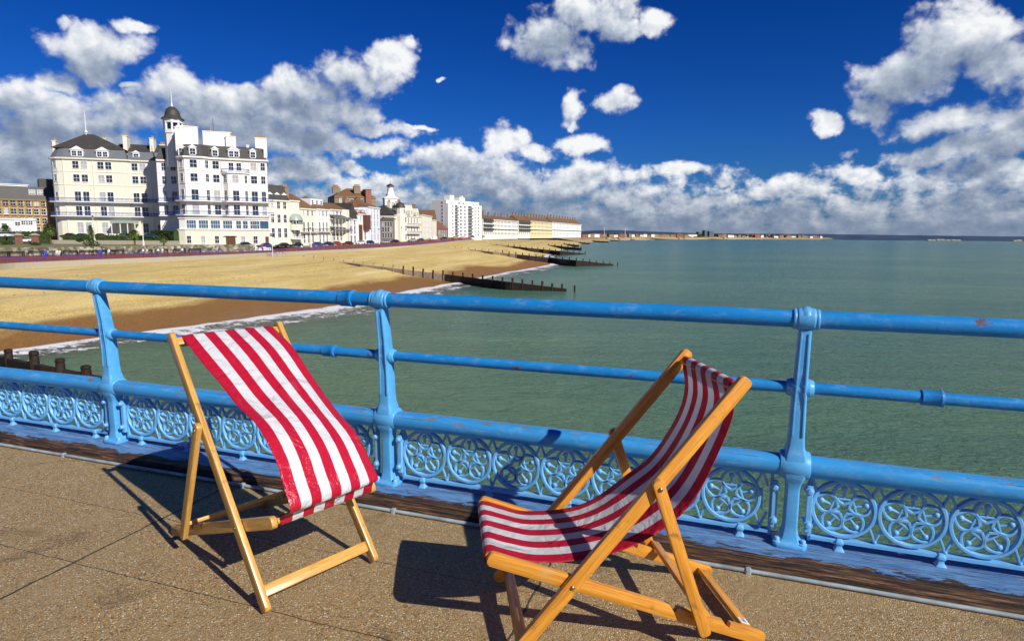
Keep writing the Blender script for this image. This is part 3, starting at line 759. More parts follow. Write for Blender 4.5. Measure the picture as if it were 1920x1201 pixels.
# promenade, lawn, road, land
B_ = [V((-175, -120, -3.5)), V((-150, -30, -3.5))] + [at(x, y, -3.5) for x, y in ((-240, 485), (0, 480), (100, 478.3), (220, 475.8), (340, 473), (480, 468.8))] + \
     [D_(560, 464, 200), D_(640, 460.3, 232), D_(700, 457.2, 262), D_(745, 454, 292), D_(800, 450.3, 335), D_(870, 445.8, 440), D_(940, 442.9, 640), D_(1010, 441.4, 895), D_(1100, 441.4, 1295), D_(1250, 442.5, 2095), D_(1420, 444, 2995), D_(1550, 445.2, 3595)]
assert len(B_) == n_
def strip(name, A, B, mat, N=200, dz=0, M2=3):
    vs = []
    for i in range(N+1):
        u = (n_-1)*i/N; a = polyl(A, u); b = polyl(B, u)
        for j in range(M2+1): p = a.lerp(b, j/M2); vs.append((p.x, p.y, p.z+dz))
    k = M2+1
    fs = [(i*k+j, (i+1)*k+j, (i+1)*k+j+1, i*k+j+1) for i in range(N) for j in range(M2)]
    mb = MB(); mb.add(vs, fs); return tag(mb.build(name, mat), kind='structure')
strip('promenade', W, B_, M['prom'])
Rd = []                                    # rear edge of the road
for i, b in enumerate(B_):
    w = W[i]; d = (b-w); d.z = 0; d.normalize()
    z = -1.8 if i < 8 else b.z
    Rd.append(V((b.x, b.y, z)))
In1 = [V((p.x, p.y, max(p.z, -2.4) if i < 8 else p.z)) + (p - W[i]).normalized()*table([0, 8, 9, 13, 19], [16, 16, 14, 14, 40], i) for i, p in enumerate(Rd)]
for i, p in enumerate(In1): p.z = table([0, 6, 8, 10, 14, 19], [-1.3, -1.6, -2.3, -2.3, B_[14].z, B_[19].z], i)
In2 = [V((p.x*1.0 - 900, p.y + 250, p.z+.6)) for p in In1]
strip('lawn', Rd, In1, M['lawn'], dz=0)
strip('inland_ground', In1, In2, M['land'])
# sea wall
def wall_strip(name, P, u0, u1, th, z0f, z1f, mat, label, cat, N=160, inward=None):
    vs = []; 
    for i in range(N+1):
        u = lerp(u0, u1, i/N); p = polyl(P, u); q = polyl(P, min(u+.05, n_-1.001)); r = polyl(P, max(u-.05, 0)); t = (q-r); t.z = 0; t.normalize(); nn = V((-t.y, t.x, 0))
        a = p - nn*th*0; b = p + nn*th
        z0, z1 = z0f(u, p), z1f(u, p)
        vs += [(a.x, a.y, z0), (a.x, a.y, z1), (b.x, b.y, z1), (b.x, b.y, z0)]
    rg = [vs[i*4:i*4+4] for i in range(N+1)]
    mb = MB(); mb.rings(rg); return tag(mb.build(name, mat), label, cat)
wall_strip('sea_wall', [p + V((.25, 0, 0)) for p in W], 1, 14.8, .7, lambda u, p: p.z-2.5, lambda u, p: p.z+.12, M['concrete'], 'low stained concrete sea wall between the promenade and the shingle', 'wall')
wall_strip('flint_wall', B_, 1, 7.0, .6, lambda u, p: -3.6, lambda u, p: -1.75 + .12*noise.noise(V((u*9, 0, 0))), M['flint'], 'rough flint rubble wall behind the benches on the promenade', 'wall', 120)
# promenade railing
pr = thing('promenade_railing', (0, 0, 0), 0, 'long dark blue railing along the sea edge of the promenade', 'railing')
pts = []; acc = 0; u = 1.6; last = polyl(W, u)
post_u = [last]
while len(post_u) < 96 and u < 14:
    u += .004; p = polyl(W, u); acc += (p-last).length; last = p
    sp = 3.0 if len(post_u) < 75 else 6
    if acc >= sp: post_u.append(p.copy()); acc = 0
mb = MB(); mb.lathe([(.08, 0), (.08, .1), (.055, .14), (.055, 1.0), (.075, 1.05), (.06, 1.12), (.001, 1.16)], 6); pme = mb.mesh('post', [M['promrail']])
for p in post_u: link('post', pme, pr, (p.x, p.y, p.z+.12))
for nm, h in (('top_rail', 1.0), ('lower_rail', .55)):
    mb = MB(); mb.tube([p + V((0, 0, h+.12)) for p in post_u], .045, 6); mb.build(nm, M['promrail'], pr)

# groynes
BS = [(lambda p: (p.x, p.y, p.z))(beach_pt(u*.1, t*.05)) for u in range(0, 180) for t in range(0, 24)]
def beach_z(x, y):
    near = sorted(BS, key=lambda b: (b[0]-x)**2 + (b[1]-y)**2)[:4]; ws = [1/(.5 + (b[0]-x)**2 + (b[1]-y)**2) for b in near]
    return sum(w*b[2] for w, b in zip(ws, near))/sum(ws)
def groyne(a, b, h0, h1, zend, label, n, ph=.55, grey=.45, thick=.28, bury=0., straight=False):
    """a, b: where its top line is sighted; h0,h1: how far the planks stand out of the shingle at the head and half way"""
    N = 18; P = []; z = -4.8; hs = [h0, h0*.2+.45, h1, h1*1.3, .5]
    for i in range(N+1):
        s = i/N; h = table([0, .2, .5, .75, 1], hs, s); px, py = lerp(a[0], b[0], s), lerp(a[1], b[1], s)
        for _ in range(6):
            q_ = at(px, py, z); z = (max(ZS, beach_z(q_.x, q_.y)) + h)*.6 + z*.4
        if straight: z = lerp(-4.2, -7.0, s)
        P.append(at(px, py, z))
    # straighten in plan between the two ends
    A, B = P[0], P[-1]; root = thing('groyne', A, atan2(B.y-A.y, B.x-A.x), label, 'groyne', 'timber groynes running down the beach')
    L = (B.xy-A.xy).length; c, s_ = cos(-root.rotation_euler.z), sin(-root.rotation_euler.z)
    Q = [(((p.x-A.x)*c - (p.y-A.y)*s_), ((p.x-A.x)*s_ + (p.y-A.y)*c), p.z-A.z) for p in P]
    def pos(f):
        f = min(max(f, 0), .99999)*N; i = int(f); f -= i; return tuple(lerp(Q[i][k], Q[i+1][k], f) for k in range(3))
    for nm, f0, f1, mt in (('bleached_planks', bury, grey, M['greywood']), ('tarred_planks', grey, 1.0, M['darkwood'])):
        mb = MB(); rg = []
        for i in range(25):
            x, y, zz = pos(lerp(f0, f1, i/24)); hh = .07*noise.noise(V((x*.5, A.x, 0)))
            rg.append([(x, y-thick*.3, zz-3), (x, y-thick*.3, zz+hh), (x, y+thick*.3, zz+hh), (x, y+thick*.3, zz-3)])
        mb.rings(rg); mb.build(nm, mt, root)
    for k in range(n):
        f = (k+.5)/n*1.05 - .01; x, y, zz = pos(f); 
        if f > 1: x += (f-1)*L
        w = thick*(.42 + .10*R.random()); hh = ph*(.8+.4*R.random())
        mb = MB(); mb.lathe([(w*.95, -3.5), (w*.95, hh*.55), (w*.8, hh*.62), (w*1.02, hh*.72), (w*.9, hh*.95), (w*.6, hh)], 7); me = mb.mesh('post', [M['greywood'] if f < grey*.7 else M['darkwood']], True)
        link('post', me, root, (x, y, zz))
    return root
groyne((-340, 598), (212, 712), .9, 1.2, -7.5, 'nearest dark groyne at the left edge, seen between the rails of the pier railing', 12, .75, .05, .62)
groyne((566, 482.5), (1062, 541), -.25, 1.3, -8.0, 'long groyne across the near beach, the first beyond the railing', 28, .75, .54, .42, .14)
groyne((838, 463.5), (1150, 495), -.25, 1.7, -8.0, 'second groyne beyond the railing, reaching into the water past the lone sitter', 26, .85, .42, .42, .14)
groyne((905, 456), (1095, 475), -.2, 1.8, -8.0, 'third groyne beyond the railing, half pale and half dark', 18, 1.0, .3, .5, .1)
for i, (a, b, w) in enumerate((((950, 451.5), (1090, 465), 'fourth'), ((985, 449), (1085, 459.5), 'fifth'), ((1010, 447.5), (1105, 455.5), 'sixth'), ((1040, 446.3), (1140, 452.8), 'seventh'), ((1075, 445.5), (1160, 450.6), 'eighth'), ((1115, 445), (1190, 449.4), 'ninth'))):
    groyne(a, b, .2, 2.0, -7.8, w + ' groyne beyond the railing, a thin dark line far along the beach', 12, 1.1, .15, .8, 0, True)
# beached shingle debris: scattered larger stones near the first groyne
mb = MB()
for i in range(260):
    u = R.uniform(3, 9); t = R.betavariate(4, 3); p = beach_pt(u, t*.9); s = R.uniform(.06, .2)
    mb.sphere((p.x, p.y, p.z+.03), s, 6, 0, 1, .8, .5)
tag(mb.build('stones', M['concrete']), 'pale stones scattered over the shingle', 'stones', kind='stuff')

# ================================================================== BUILDINGS
WINC = {}
def win(parent, x, z, w, h, y=0., rz=0., bars=True, glass='glass', simple=False, name='window', trim=M['trim']):
    key = (round(w, 2), round(h, 2), bars, glass, simple, trim.name)
    if key not in WINC:
        t = .12 if not simple else .10
        mb = MB()
        mb.box(-w/2-t, w/2+t, -.14, .03, -h/2-.16, -h/2); mb.box(-w/2-t, w/2+t, -.10, .03, h/2, h/2+.12)
        mb.box(-w/2-t, -w/2, -.10, .03, -h/2, h/2); mb.box(w/2, w/2+t, -.10, .03, -h/2, h/2)
        if bars:
            b = .045; mb.box(-w/2, w/2, -.05, .02, -b, b)
            if w > .9: mb.box(-b*.6, b*.6, -.045, .02, -h/2, h/2)
            if w > 2: 
                for xx in (-w/4, w/4): mb.box(xx-b, xx+b, -.045, .02, -h/2, h/2)
        g = MB(); g.box(-w/2, w/2, -.015, .025, -h/2, h/2)
        WINC[key] = (mb.mesh('window', [trim]), g.mesh('pane', [M[glass]]))
        if simple:
            mb2 = MB(); mb2.add(mb.v, mb.f, 0); mb2.add(g.v, g.f, 1); WINC[key] = (mb2.mesh('window', [trim, M[glass]]), None)
    a, g = WINC[key]
    o = link(name, a, parent, (x, y, z)); o.rotation_euler = (0, 0, rz)
    if g: link('pane', g, o)
    return o
def offset(poly, d):
    """offset an open polyline to its right-hand (outward, -y) side"""
    P = [V((p[0], p[1])) for p in poly]; out = []
    for i, p in enumerate(P):
        ns = []
        if i > 0: t = (P[i]-P[i-1]).normalized(); ns.append(V((t.y, -t.x)))
        if i < len(P)-1: t = (P[i+1]-P[i]).normalized(); ns.append(V((t.y, -t.x)))
        n = (ns[0] + ns[-1]).normalized(); k = d/max(.5, n.dot(ns[0])); out.append((p.x+n.x*k, p.y+n.y*k))
    return out
def band(mb, poly, z0, z1, d0, d1, m=0):
    """solid strip following a facade polyline, from d0 inside to d1 outside"""
    a = offset(poly, d0); b = offset(poly, d1)
    for i in range(len(poly)-1):
        q = [a[i], b[i], b[i+1], a[i+1]]
        mb.add([(x, y, z0) for x, y in q] + [(x, y, z1) for x, y in q], [(0,3,2,1),(4,5,6,7),(0,1,5,4),(1,2,6,5),(2,3,7,6),(3,0,4,7)], m)
def balcony(parent, poly, z, depth, rail=True, spacing=.34, h=1.05, slab=M['trim'], iron=M['ironwork'], th=.28):
    mb = MB(); band(mb, poly, z-th, z, -.05, depth); s = mb.build('balcony', slab, parent)
    if rail:
        mb = MB(); q = offset(poly, depth-.08)
        for i in range(len(q)-1):
            a, b = V((*q[i], 0)), V((*q[i+1], 0)); L = (b-a).length
            for hh, r in ((h, .06), (.12, .045), (h*.80, .04)): mb.tube([a+V((0,0,z+hh)), b+V((0,0,z+hh))], r, 4)
            n = max(2, int(L/spacing))
            for k in range(n+1):
                p = a.lerp(b, k/n); mb.box(p.x-.035, p.x+.035, p.y-.035, p.y+.035, z, z+h)
        mb.build('railing', iron, s)
    return s
def gableroof(mb, x0, x1, y0, y1, z0, h, hip=0., over=.3, m=0):
    x0 -= over; x1 += over; y0 -= over; y1 += over; ym = (y0+y1)/2
    vs = [(x0,y0,z0),(x1,y0,z0),(x1,y1,z0),(x0,y1,z0),(x0+hip,ym,z0+h),(x1-hip,ym,z0+h)]
    mb.add(vs, [(0,1,5,4),(2,3,4,5),(1,2,5),(3,0,4),(0,3,2,1)], m)
POTC = {}
def chimney(parent, x, y, z, w, d, h, pots=4, wall='white', pot='pot', pots_h=.9):
    mb = MB(); mb.box(x-w/2, x+w/2, y-d/2, y+d/2, z, z+h); mb.box(x-w/2-.12, x+w/2+.12, y-d/2-.12, y+d/2+.12, z+h, z+h+.22)
    c = mb.build('chimney', M[wall], parent)
    if pot not in POTC: POTC[pot] = MB().lathe([(.16, 0), (.14, .72), (.19, .77), (.17, .9)], 7).mesh('chimney_pot', [M[pot]])
    for k in range(pots):
        f = (k+.5)/pots - .5; px, py = (x+f*w*.9, y) if w >= d else (x, y+f*d*.9)
        link('chimney_pot', POTC[pot], c, (px, py, z+h+.2))
    return c
def dormer(parent, x, y, z, w, h, nwin=1, wall=M['trim']):
    mb = MB(); mb.box(x-w/2, x+w/2, y, y+3.2, z, z+h)
    ph = .28*w + .25; ov = .18
    mb.add([(x-w/2-ov, y-ov, z+h), (x+w/2+ov, y-ov, z+h), (x, y-ov, z+h+ph), (x-w/2-ov, y+3, z+h), (x+w/2+ov, y+3, z+h), (x, y+3, z+h+ph)], [(0,1,2),(3,5,4),(0,2,5,3),(1,4,5,2),(0,3,4,1)])
    mb.box(x-w/2-ov*1.3, x+w/2+ov*1.3, y-ov*1.2, y+.3, z+h-.02, z+h+.14)
    d = mb.build('dormer', wall, parent)
    ww = (w-.5)/nwin - (.25 if nwin > 1 else .1)
    for k in range(nwin):
        win(d, x + ((k+.5)/nwin-.5)*(w-.3), z+h*.50, ww, h*.66, y)
    return d

# ---- cream wing of the grand hotel
Pl = pt(93, 300, 201); Pr = pt(297, 306, 210)
def zc(py, x=195, D=205): return pt(x, py, D).z
cr = atan2(Pr.y-Pl.y, Pr.x-Pl.x)
ch = thing('hotel', (Pl.x, Pl.y, 0), cr, 'cream five storey hotel wing with hipped slate roof and flagpole', 'hotel')
ch.scale = ((Pr.xy-Pl.xy).length/29.1, 1, 1)
CL = 31.5
z = dict(e=zc(298), r1=zc(310.3), r2=zc(335), r3=zc(361.5), s2=zc(378.5), r4=zc(390), s1=zc(405), r5=zc(425), b=zc(452), mt=zc(279), rd=zc(264), pk=zc(254))
# facade outline: rounded corner, projecting front section, right section, return
fo = [(-.9, 6), (-.7, 3.2), (0.1, 1.4), (1.6, .35), (3.4, 0), (20.4, 0), (20.9, .9), (CL, .9)]
bk = [(CL, 15), (-.9, 15)]
mb = MB(); mb.prism(fo+bk, z['b']-3, z['e']); mb.build('wall', M['cream'], ch)
mb = MB()
for zz, d in ((z['e']-.35, .55), (lerp(z['r1'], z['r2'], .5)-.1, .1), (lerp(z['r2'], z['r3'], .47)-.1, .1)):
    band(mb, fo, zz, zz+(.45 if d > .3 else .18), -.02, d)
mb.build('cornice', M['cream'], ch)
balcony(ch, fo, z['s2'], 1.5); balcony(ch, fo, z['s1'], 1.5)
mb = MB(); mb.prism([(-1.2,5.8),(-1,3),(0,1.2),(1.4,.1),(3.3,-.25),(20.5,-.25),(20.5,15),(-1.2,15)], z['e']+.12, z['mt'], 0, [(.3,6),(.5,4),(1.2,2.6),(2.2,1.9),(3.6,1.5),(19.6,1.5),(19.6,14),(.3,14)])
mb.box(20.5, CL, .65, 14.6, z['e']+.12, z['e']+.4)
mb.prism([(20.5,.65),(CL,.65),(CL,14.6),(20.5,14.6)], z['e']+.4, z['mt']-.3, 0, [(20.5,2.0),(CL,2.0),(CL,13.6),(20.5,13.6)])
mb.build('mansard', M['lead'], ch)
mb = MB(); k = .05
vs = [(.1,1.3,z['mt']+k),(20.2,1.3,z['mt']+k),(20.2,14.2,z['mt']+k),(.1,14.2,z['mt']+k),(7.6,7.5,z['pk']+1.2),(10.2,7.5,z['pk']+1.2)]
mb.add(vs, [(0,1,5,4),(2,3,4,5),(1,2,5),(3,0,4),(0,3,2,1)])
gableroof(mb, 17, CL-.3, 2.3, 13.3, z['mt']-.3, z['rd']-z['mt']+.6, 0, .25)
mb.build('roof', M['slate'], ch)
ph_ = [(-.6, 4.4, -1.25), (.75, .85, -.72)]
cw = [(6.6, 0), (8.8, 0), (13.2, 0), (15.3, 0), (22.2, .9), (24.4, .9), (29.2, .9), (31.0, .9)]
for i, (x, y) in enumerate(cw):
    w_ = 1.6 if i < 7 else 1.0
    for key, h_ in (('r1', 2.2), ('r2', 2.2), ('r3', 2.95), ('r4', 2.9)):
        if key in ('r3', 'r4'):
            zz = z['s2' if key == 'r3' else 's1'] + .15 + h_/2
        else: zz = z[key]
        win(ch, x, zz, w_, h_, y, glass='curtain' if (i*7+len(key)*3+int(h_*10)+ord(key[1])) % 4 == 0 else 'glass')
for (x, y, rz) in ((.95, .82, -.60),):
    for key, h_ in (('r1', 1.95), ('r2', 1.95), ('r3', 2.7), ('r4', 2.7)):
        win(ch, x, (z['s2' if key == 'r3' else 's1']+.15+h_/2) if key in ('r3', 'r4') else z[key], 1.1, h_, y, rz)
for x in (6.6, 8.8, 13.2): win(ch, x, z['r5']-.3, 1.6, 3.4, 0, glass='curtain')
win(ch, 24.2, z['r5']-.3, 1.5, 3.0, .9)
win(ch, 28.5, z['r5']-.5, 2.0, 2.6, .9)
for x, n in ((7.2, 2), (13.9, 2)): dormer(ch, x, .12, z['e']+.3, 3.3, 2.35, n)
for x in (22.8, 30.0): dormer(ch, x, 1.1, z['e']+.3, 1.9, 2.2, 1)
chimney(ch, -.2, 6.5, z['e'], .9, 2.6, 5.6, 2, 'cream')
chimney(ch, 19.6, 4.6, z['mt']-1.5, 1.15, 3.6, 6.2, 3, 'cream'); chimney(ch, 27.0, 4.6, z['mt']-1.5, 1.15, 3.6, 5.8, 2, 'cream')
chimney(ch, 29.6, 8.6, z['rd']-.6, 2.9, 1, 1.1, 6, 'cream'); chimney(ch, 12, 9.5, z['rd']-.5, 1.8, 1, 2.3, 3, 'cream')
mb = MB(); mb.tube([(8.0, 7.4, z['pk']), (8.0, 7.4, pt(152, 205, 209).z)], [.16, .06], 8); mb.sphere((8.0, 7.4, z['pk']+1.9), .5, 8, 0); mb.build('flagpole', M['trim'], ch)
for x, y in ((3.3, -.1), (11.1, -.1), (20.6, .4), (26.6, .8)):
    mb = MB(); mb.tube([(x, y, z['b']), (x, y, z['e']-.4)], .09, 6); mb.build('drainpipe', M['offwhite'], ch)
# entrance canopy, doors
mb = MB(); mb.box(15.6, 22.6, -4.2, .05, z['r5']+1.3, z['r5']+1.75); mb.box(15.9, 22.3, -4.3, -4.2, z['r5']+1.2, z['r5']+2.0); mb.build('entrance_canopy', M['awning'], ch)
for x in (15.9, 18.2, 20.2, 22.2): MB().lathe([(.22, z['b']-.4), (.16, z['b']), (.16, z['r5']+1.2), (.25, z['r5']+1.3)], 8, 0, (x, -3.9, 0)).build('entrance_column', M['cream'], ch)
mb = MB(); mb.box(17.9, 20.4, -.12, .1, z['b']-.5, z['b']+2.9); mb.build('door', M['glass'], ch)

# ---- white wing
Wl = pt(333, 291, 188); Wr = pt(499.5, 304, 196.5)
wr = atan2(Wr.y-Wl.y, Wr.x-Wl.x); WL = 25.9; WSX = (Wr.xy-Wl.xy).length/WL
wh = thing('hotel', (Wl.x, Wl.y, 0), wr, 'white seven storey hotel block with mansard dormers and domed bell turret', 'hotel')
wh.scale = (WSX, 1, 1)
def zw(py, x=400, D=191): return pt(x, py, D).z
q = dict(e=zw(296.5), r1=zw(309), r2=zw(334.5), r3=zw(361.5), s2=zw(376.8), r4=zw(390.5), s1=zw(403.2), r5=zw(421.5), st=zw(431.5), r6=zw(447.5), b=zw(461), mt=zw(273))
bo = 1.9
full = [(-8.0, 12.0), (-.4, 12.0), (-.4, .9), (0, 0), (1.9, -bo), (7.2, -bo), (9.1, 0), (12.6, 0), (14.2, -1.6), (18.6, -1.6), (20.2, 0), (WL, 0), (WL+.05, 3)]
upper = [(-8.0, 12.0), (-.4, 12.0), (-.4, .9), (0, 0), (1.9, -bo), (7.2, -bo), (9.1, 0), (WL, 0), (WL+.05, 3)]
bk = [(WL, 19), (-8.0, 19)]
ztop2 = lerp(q['r1'], q['r2'], .52)
mb = MB(); mb.prism(upper+bk, q['b']-2, q['e']); 
mb.prism([(12.55, .3), (12.6, 0), (14.2, -1.6), (18.6, -1.6), (20.2, 0), (20.25, .3)], q['st'], ztop2)
mb.build('wall', M['white'], wh)
mb = MB(); band(mb, upper, q['e']-.3, q['e']+.15, -.02, .6)
for zz in (lerp(q['r1'], q['r2'], .48), lerp(q['r2'], q['r3'], .42)): band(mb, upper, zz, zz+.2, -.02, .12)
mb.build('cornice', M['white'], wh)
balcony(wh, full, q['s2'], 1.5); balcony(wh, full, q['s1'], 1.7)
balcony(wh, [(12.5, .02), (14.2, -1.6), (18.6, -1.6), (20.3, .02)], ztop2+.02, .45)
# ground floor glazed terrace on a cream base
gt = [(-.9, 2.5), (-.9, -2.6), (1.2, -3.4), (WL+.3, -3.4), (WL+.3, 1)]
mb = MB(); mb.prism(gt+[(WL+.3, 2), (-.9, 2.6)], q['b']-2, q['st']); band(mb, gt[:-1], q['st'], q['st']+.25, -.3, .2); mb.build('terrace_base', M['cream'], wh)
gl = [(-.5, 2.4), (-.5, -2.2), (1.4, -3.0), (WL+.1, -3.0), (WL+.1, 1)]
mb = MB(); mb.prism(gl+[(WL-.5, 1), (0, 2.4)], q['st']+.1, q['s1']-1.2); band(mb, gl[:-1], q['s1']-1.2, q['s1']-.9, -.5, .3); mb.build('glazed_terrace', M['white'], wh)
for i, x in enumerate((3.1, 6.6, 10.1, 13.7, 17.0, 19.0, 21.9, 24.8)):
    win(wh, x*WL/26.3, q['r5']+.1, 2.6 if i not in (4, 5) else 1.4, 2.3, -3.0, bars=i != 7, glass='seaglass')
for i, x in enumerate((2.2, 6.2, 10.2, 17.9, 21.6)): win(wh, x, q['r6']-.2, 1.15, 2.1, -3.4, glass='curtain' if i % 2 else 'glass')
mb = MB(); mb.box(12.8, 15.6, -3.48, -3.1, q['b']-.3, q['r6']+.75); mb.build('door', M['bronze'], wh)
mb = MB(); mb.box(24.6, 25.6, -3.47, -3.1, q['b']-.3, q['r6']+.75); mb.build('door', M['bronze'], wh)
mb = MB(); mb.add([(12.2, -3.9, q['r6']+.9), (16.2, -3.9, q['r6']+.9), (14.2, -3.9, q['r6']+1.7), (12.2, -3.3, q['r6']+.9), (16.2, -3.3, q['r6']+.9), (14.2, -3.3, q['r6']+1.7)], [(0,1,2),(3,5,4),(0,2,5,3),(1,4,5,2),(0,3,4,1)]); mb.build('door_pediment', M['cream'], wh)
cols = [(.95, -.95, -pi/4, 1.35), (4.5, -bo, 0, 1.95), (8.15, -.95, pi/4, 1.1), (10.7, 0, 0, 1.8), ('b', 13.4, -.8, -pi/4, 1.35), ('b', 16.4, -1.6, 0, 1.8), ('b', 19.4, -.8, pi/4, 1.0), (21.9, 0, 0, 1.8), (24.7, 0, 0, 1.25), (-3.2, 12.0, 0, 1.5), (-6.0, 12.0, 0, 1.1)]
for i, c in enumerate(cols):
    inb = c[0] == 'b'
    x, y, rz, w_ = c[1:] if inb else c
    for key, h_ in (('r1', 2.2), ('r2', 2.2), ('r3', 3.0), ('r4', 2.9)):
        if inb and key == 'r1': 
            continue
        zz = q['s2' if key == 'r3' else 's1'] + .15 + h_/2 if key in ('r3', 'r4') else q[key]
        win(wh, x, zz, w_, h_, y, rz, glass='curtain' if (i*5+ord(key[1])*3) % 7 == 0 else 'glass')
for x in (15.2, 17.5): win(wh, x, q['r1']-.25, 1.35, 2.2, 0)
for x, y in ((-.15, -.15), (12.2, -.12), (20.6, -.12), (9.4, -.1)):
    mb = MB(); mb.tube([(x, y, q['s1']), (x, y, q['e']-.35)], .09, 6); mb.build('drainpipe', M['offwhite'], wh)
for y in (3.2, 6.8):
    for key in ('r1', 'r2', 'r3', 'r4'): win(wh, -.4, q[key], .9, 1.95, y, -pi/2)
# mansard
def inset(poly, d): return offset(poly, -d)
up2 = [(-8.2, 11.8), (-.6, 11.8), (-.6, .8), (-.2, -.2), (1.8, -bo-.2), (7.3, -bo-.2), (9.2, -.2), (WL+.2, -.2), (WL+.2, 19.2), (-8.2, 19.2)]
up3 = [(-6.9, 13.3), (1.0, 13.3), (1.0, 1.8), (1.3, 1.2), (2.4, -.5), (6.7, -.5), (8.5, 1.3), (WL-1.0, 1.3), (WL-1.0, 17.8), (-6.9, 17.8)]
mb = MB(); mb.prism(up2, q['e']+.16, q['mt'], 0, up3); mb.prism(up3, q['mt'], q['mt']+.5, 0, [(x*.8+2.5, y*.7+3) for x, y in up3]); mb.build('roof', M['slate'], wh)
for x, y, w_, n in ((.95+.3, -.7, 1.9, 1), (4.5, -bo+.1, 2.1, 1), (10.7, .1, 2.0, 1), (16.2, .1, 3.4, 2), (21.9, .1, 1.9, 1)):
    dormer(wh, x, y, q['e']+.25, w_, 2.5, n)
mb = MB(); mb.box(WL-.7, WL+.15, .1, 14, q['e']+.17, q['mt']+.6); mb.build('party_wall', M['white'], wh)
chimney(wh, -.1, 3.4, q['e']+.1, 1.0, 3.5, 8.5, 0, 'white')
chimney(wh, 2.6, 5.0, q['e']+.5, 6.0, 1.8, zw(236)-q['e']-.5, 1, 'white')
chimney(wh, 11.2, 5.2, q['mt']-1, 8.4, 1.8, zw(243)-q['mt']+1, 2, 'white'); chimney(wh, 15.3, 4.3, q['mt']-1, 3.0, 1.6, zw(251)-q['mt']+1, 1, 'white')
chimney(wh, 24.4, 6.4, q['mt']-2, 3.6, 3.4, zw(254)-q['mt']+2.6, 5, 'white')
chimney(wh, 20.3, 4, q['mt']-1, .8, .8, 2.0, 0, 'white')
# turret
tp = pt(325.5, 250, 197); inv = Matrix.Rotation(-wr, 3, 'Z') @ V((tp.x-Wl.x, tp.y-Wl.y, 0)); tx, ty = inv.x/WSX, inv.y
def zt(py): return pt(325, py, 196).z
mb = MB(); mb.lathe([(2.7, q['e']-2), (2.7, zt(252)), (2.9, zt(250))], 8, 0, (tx, ty, 0)); tw = mb.build('turret', M['white'], wh)
mb = MB(); zb_, zt_ = zt(249.9), zt(224)
for k in range(8):
    a = 2*pi*(k)/8; x, y = tx+2.55*cos(a), ty+2.55*sin(a)
    mb.lathe([(.42, zb_), (.34, zb_+.3), (.34, zt_-.6), (.45, zt_-.3), (.45, zt_)], 6, 0, (x, y, 0))
mb.lathe([(2.95, zb_), (2.95, zb_+1.0), (2.2, zb_+1.0)], 8, 0, (tx, ty, 0)); mb.lathe([(2.0, zt_-1.0), (2.95, zt_-1.0), (3.05, zt_+.1), (2.0, zt_+.1)], 8, 0, (tx, ty, 0))
mb.build('arcade', M['trim'], tw)
mb = MB(); mb.lathe([(1.7, zb_+.9), (1.7, zt_-.9)], 8, 0, (tx, ty, 0)); mb.build('belfry_core', M['glass'], tw)
hD = zt(198.5) - zt_
mb = MB(); mb.lathe([(2.0, zt_+.05), (3.5, zt_+.1), (3.35, zt_+.35), (2.75, zt_+.16*hD), (2.35, zt_+.32*hD), (2.2, zt_+.5*hD), (1.95, zt_+.68*hD), (1.45, zt_+.84*hD), (.7, zt_+.96*hD), (.2, zt_+hD)], 16, 0, (tx, ty, 0)); mb.build('dome', M['domem'], tw, True)
mb = MB(); mb.tube([(tx, ty, zt_+hD-.1), (tx, ty, zt_+hD+1.2), (tx, ty, zt(163))], [.32, .14, .05], 6); mb.build('mast', M['trim'], tw)
for px in (371, 404): 
    pp_ = pt(px, 245, 200); iv = Matrix.Rotation(-wr, 3, 'Z') @ V((pp_.x-Wl.x, pp_.y-Wl.y, 0)); mb = MB(); mb.tube([(iv.x, iv.y, q['mt']), (iv.x, iv.y, pt(px, 222 if px > 380 else 238, 200).z)], .05, 4)
    for s_ in range(4): mb.box(iv.x-.5, iv.x+.5, iv.y-.02, iv.y+.02, pp_.z+1+s_*.35, pp_.z+1.04+s_*.35)
    mb.build('aerial', M['darkiron'], wh)

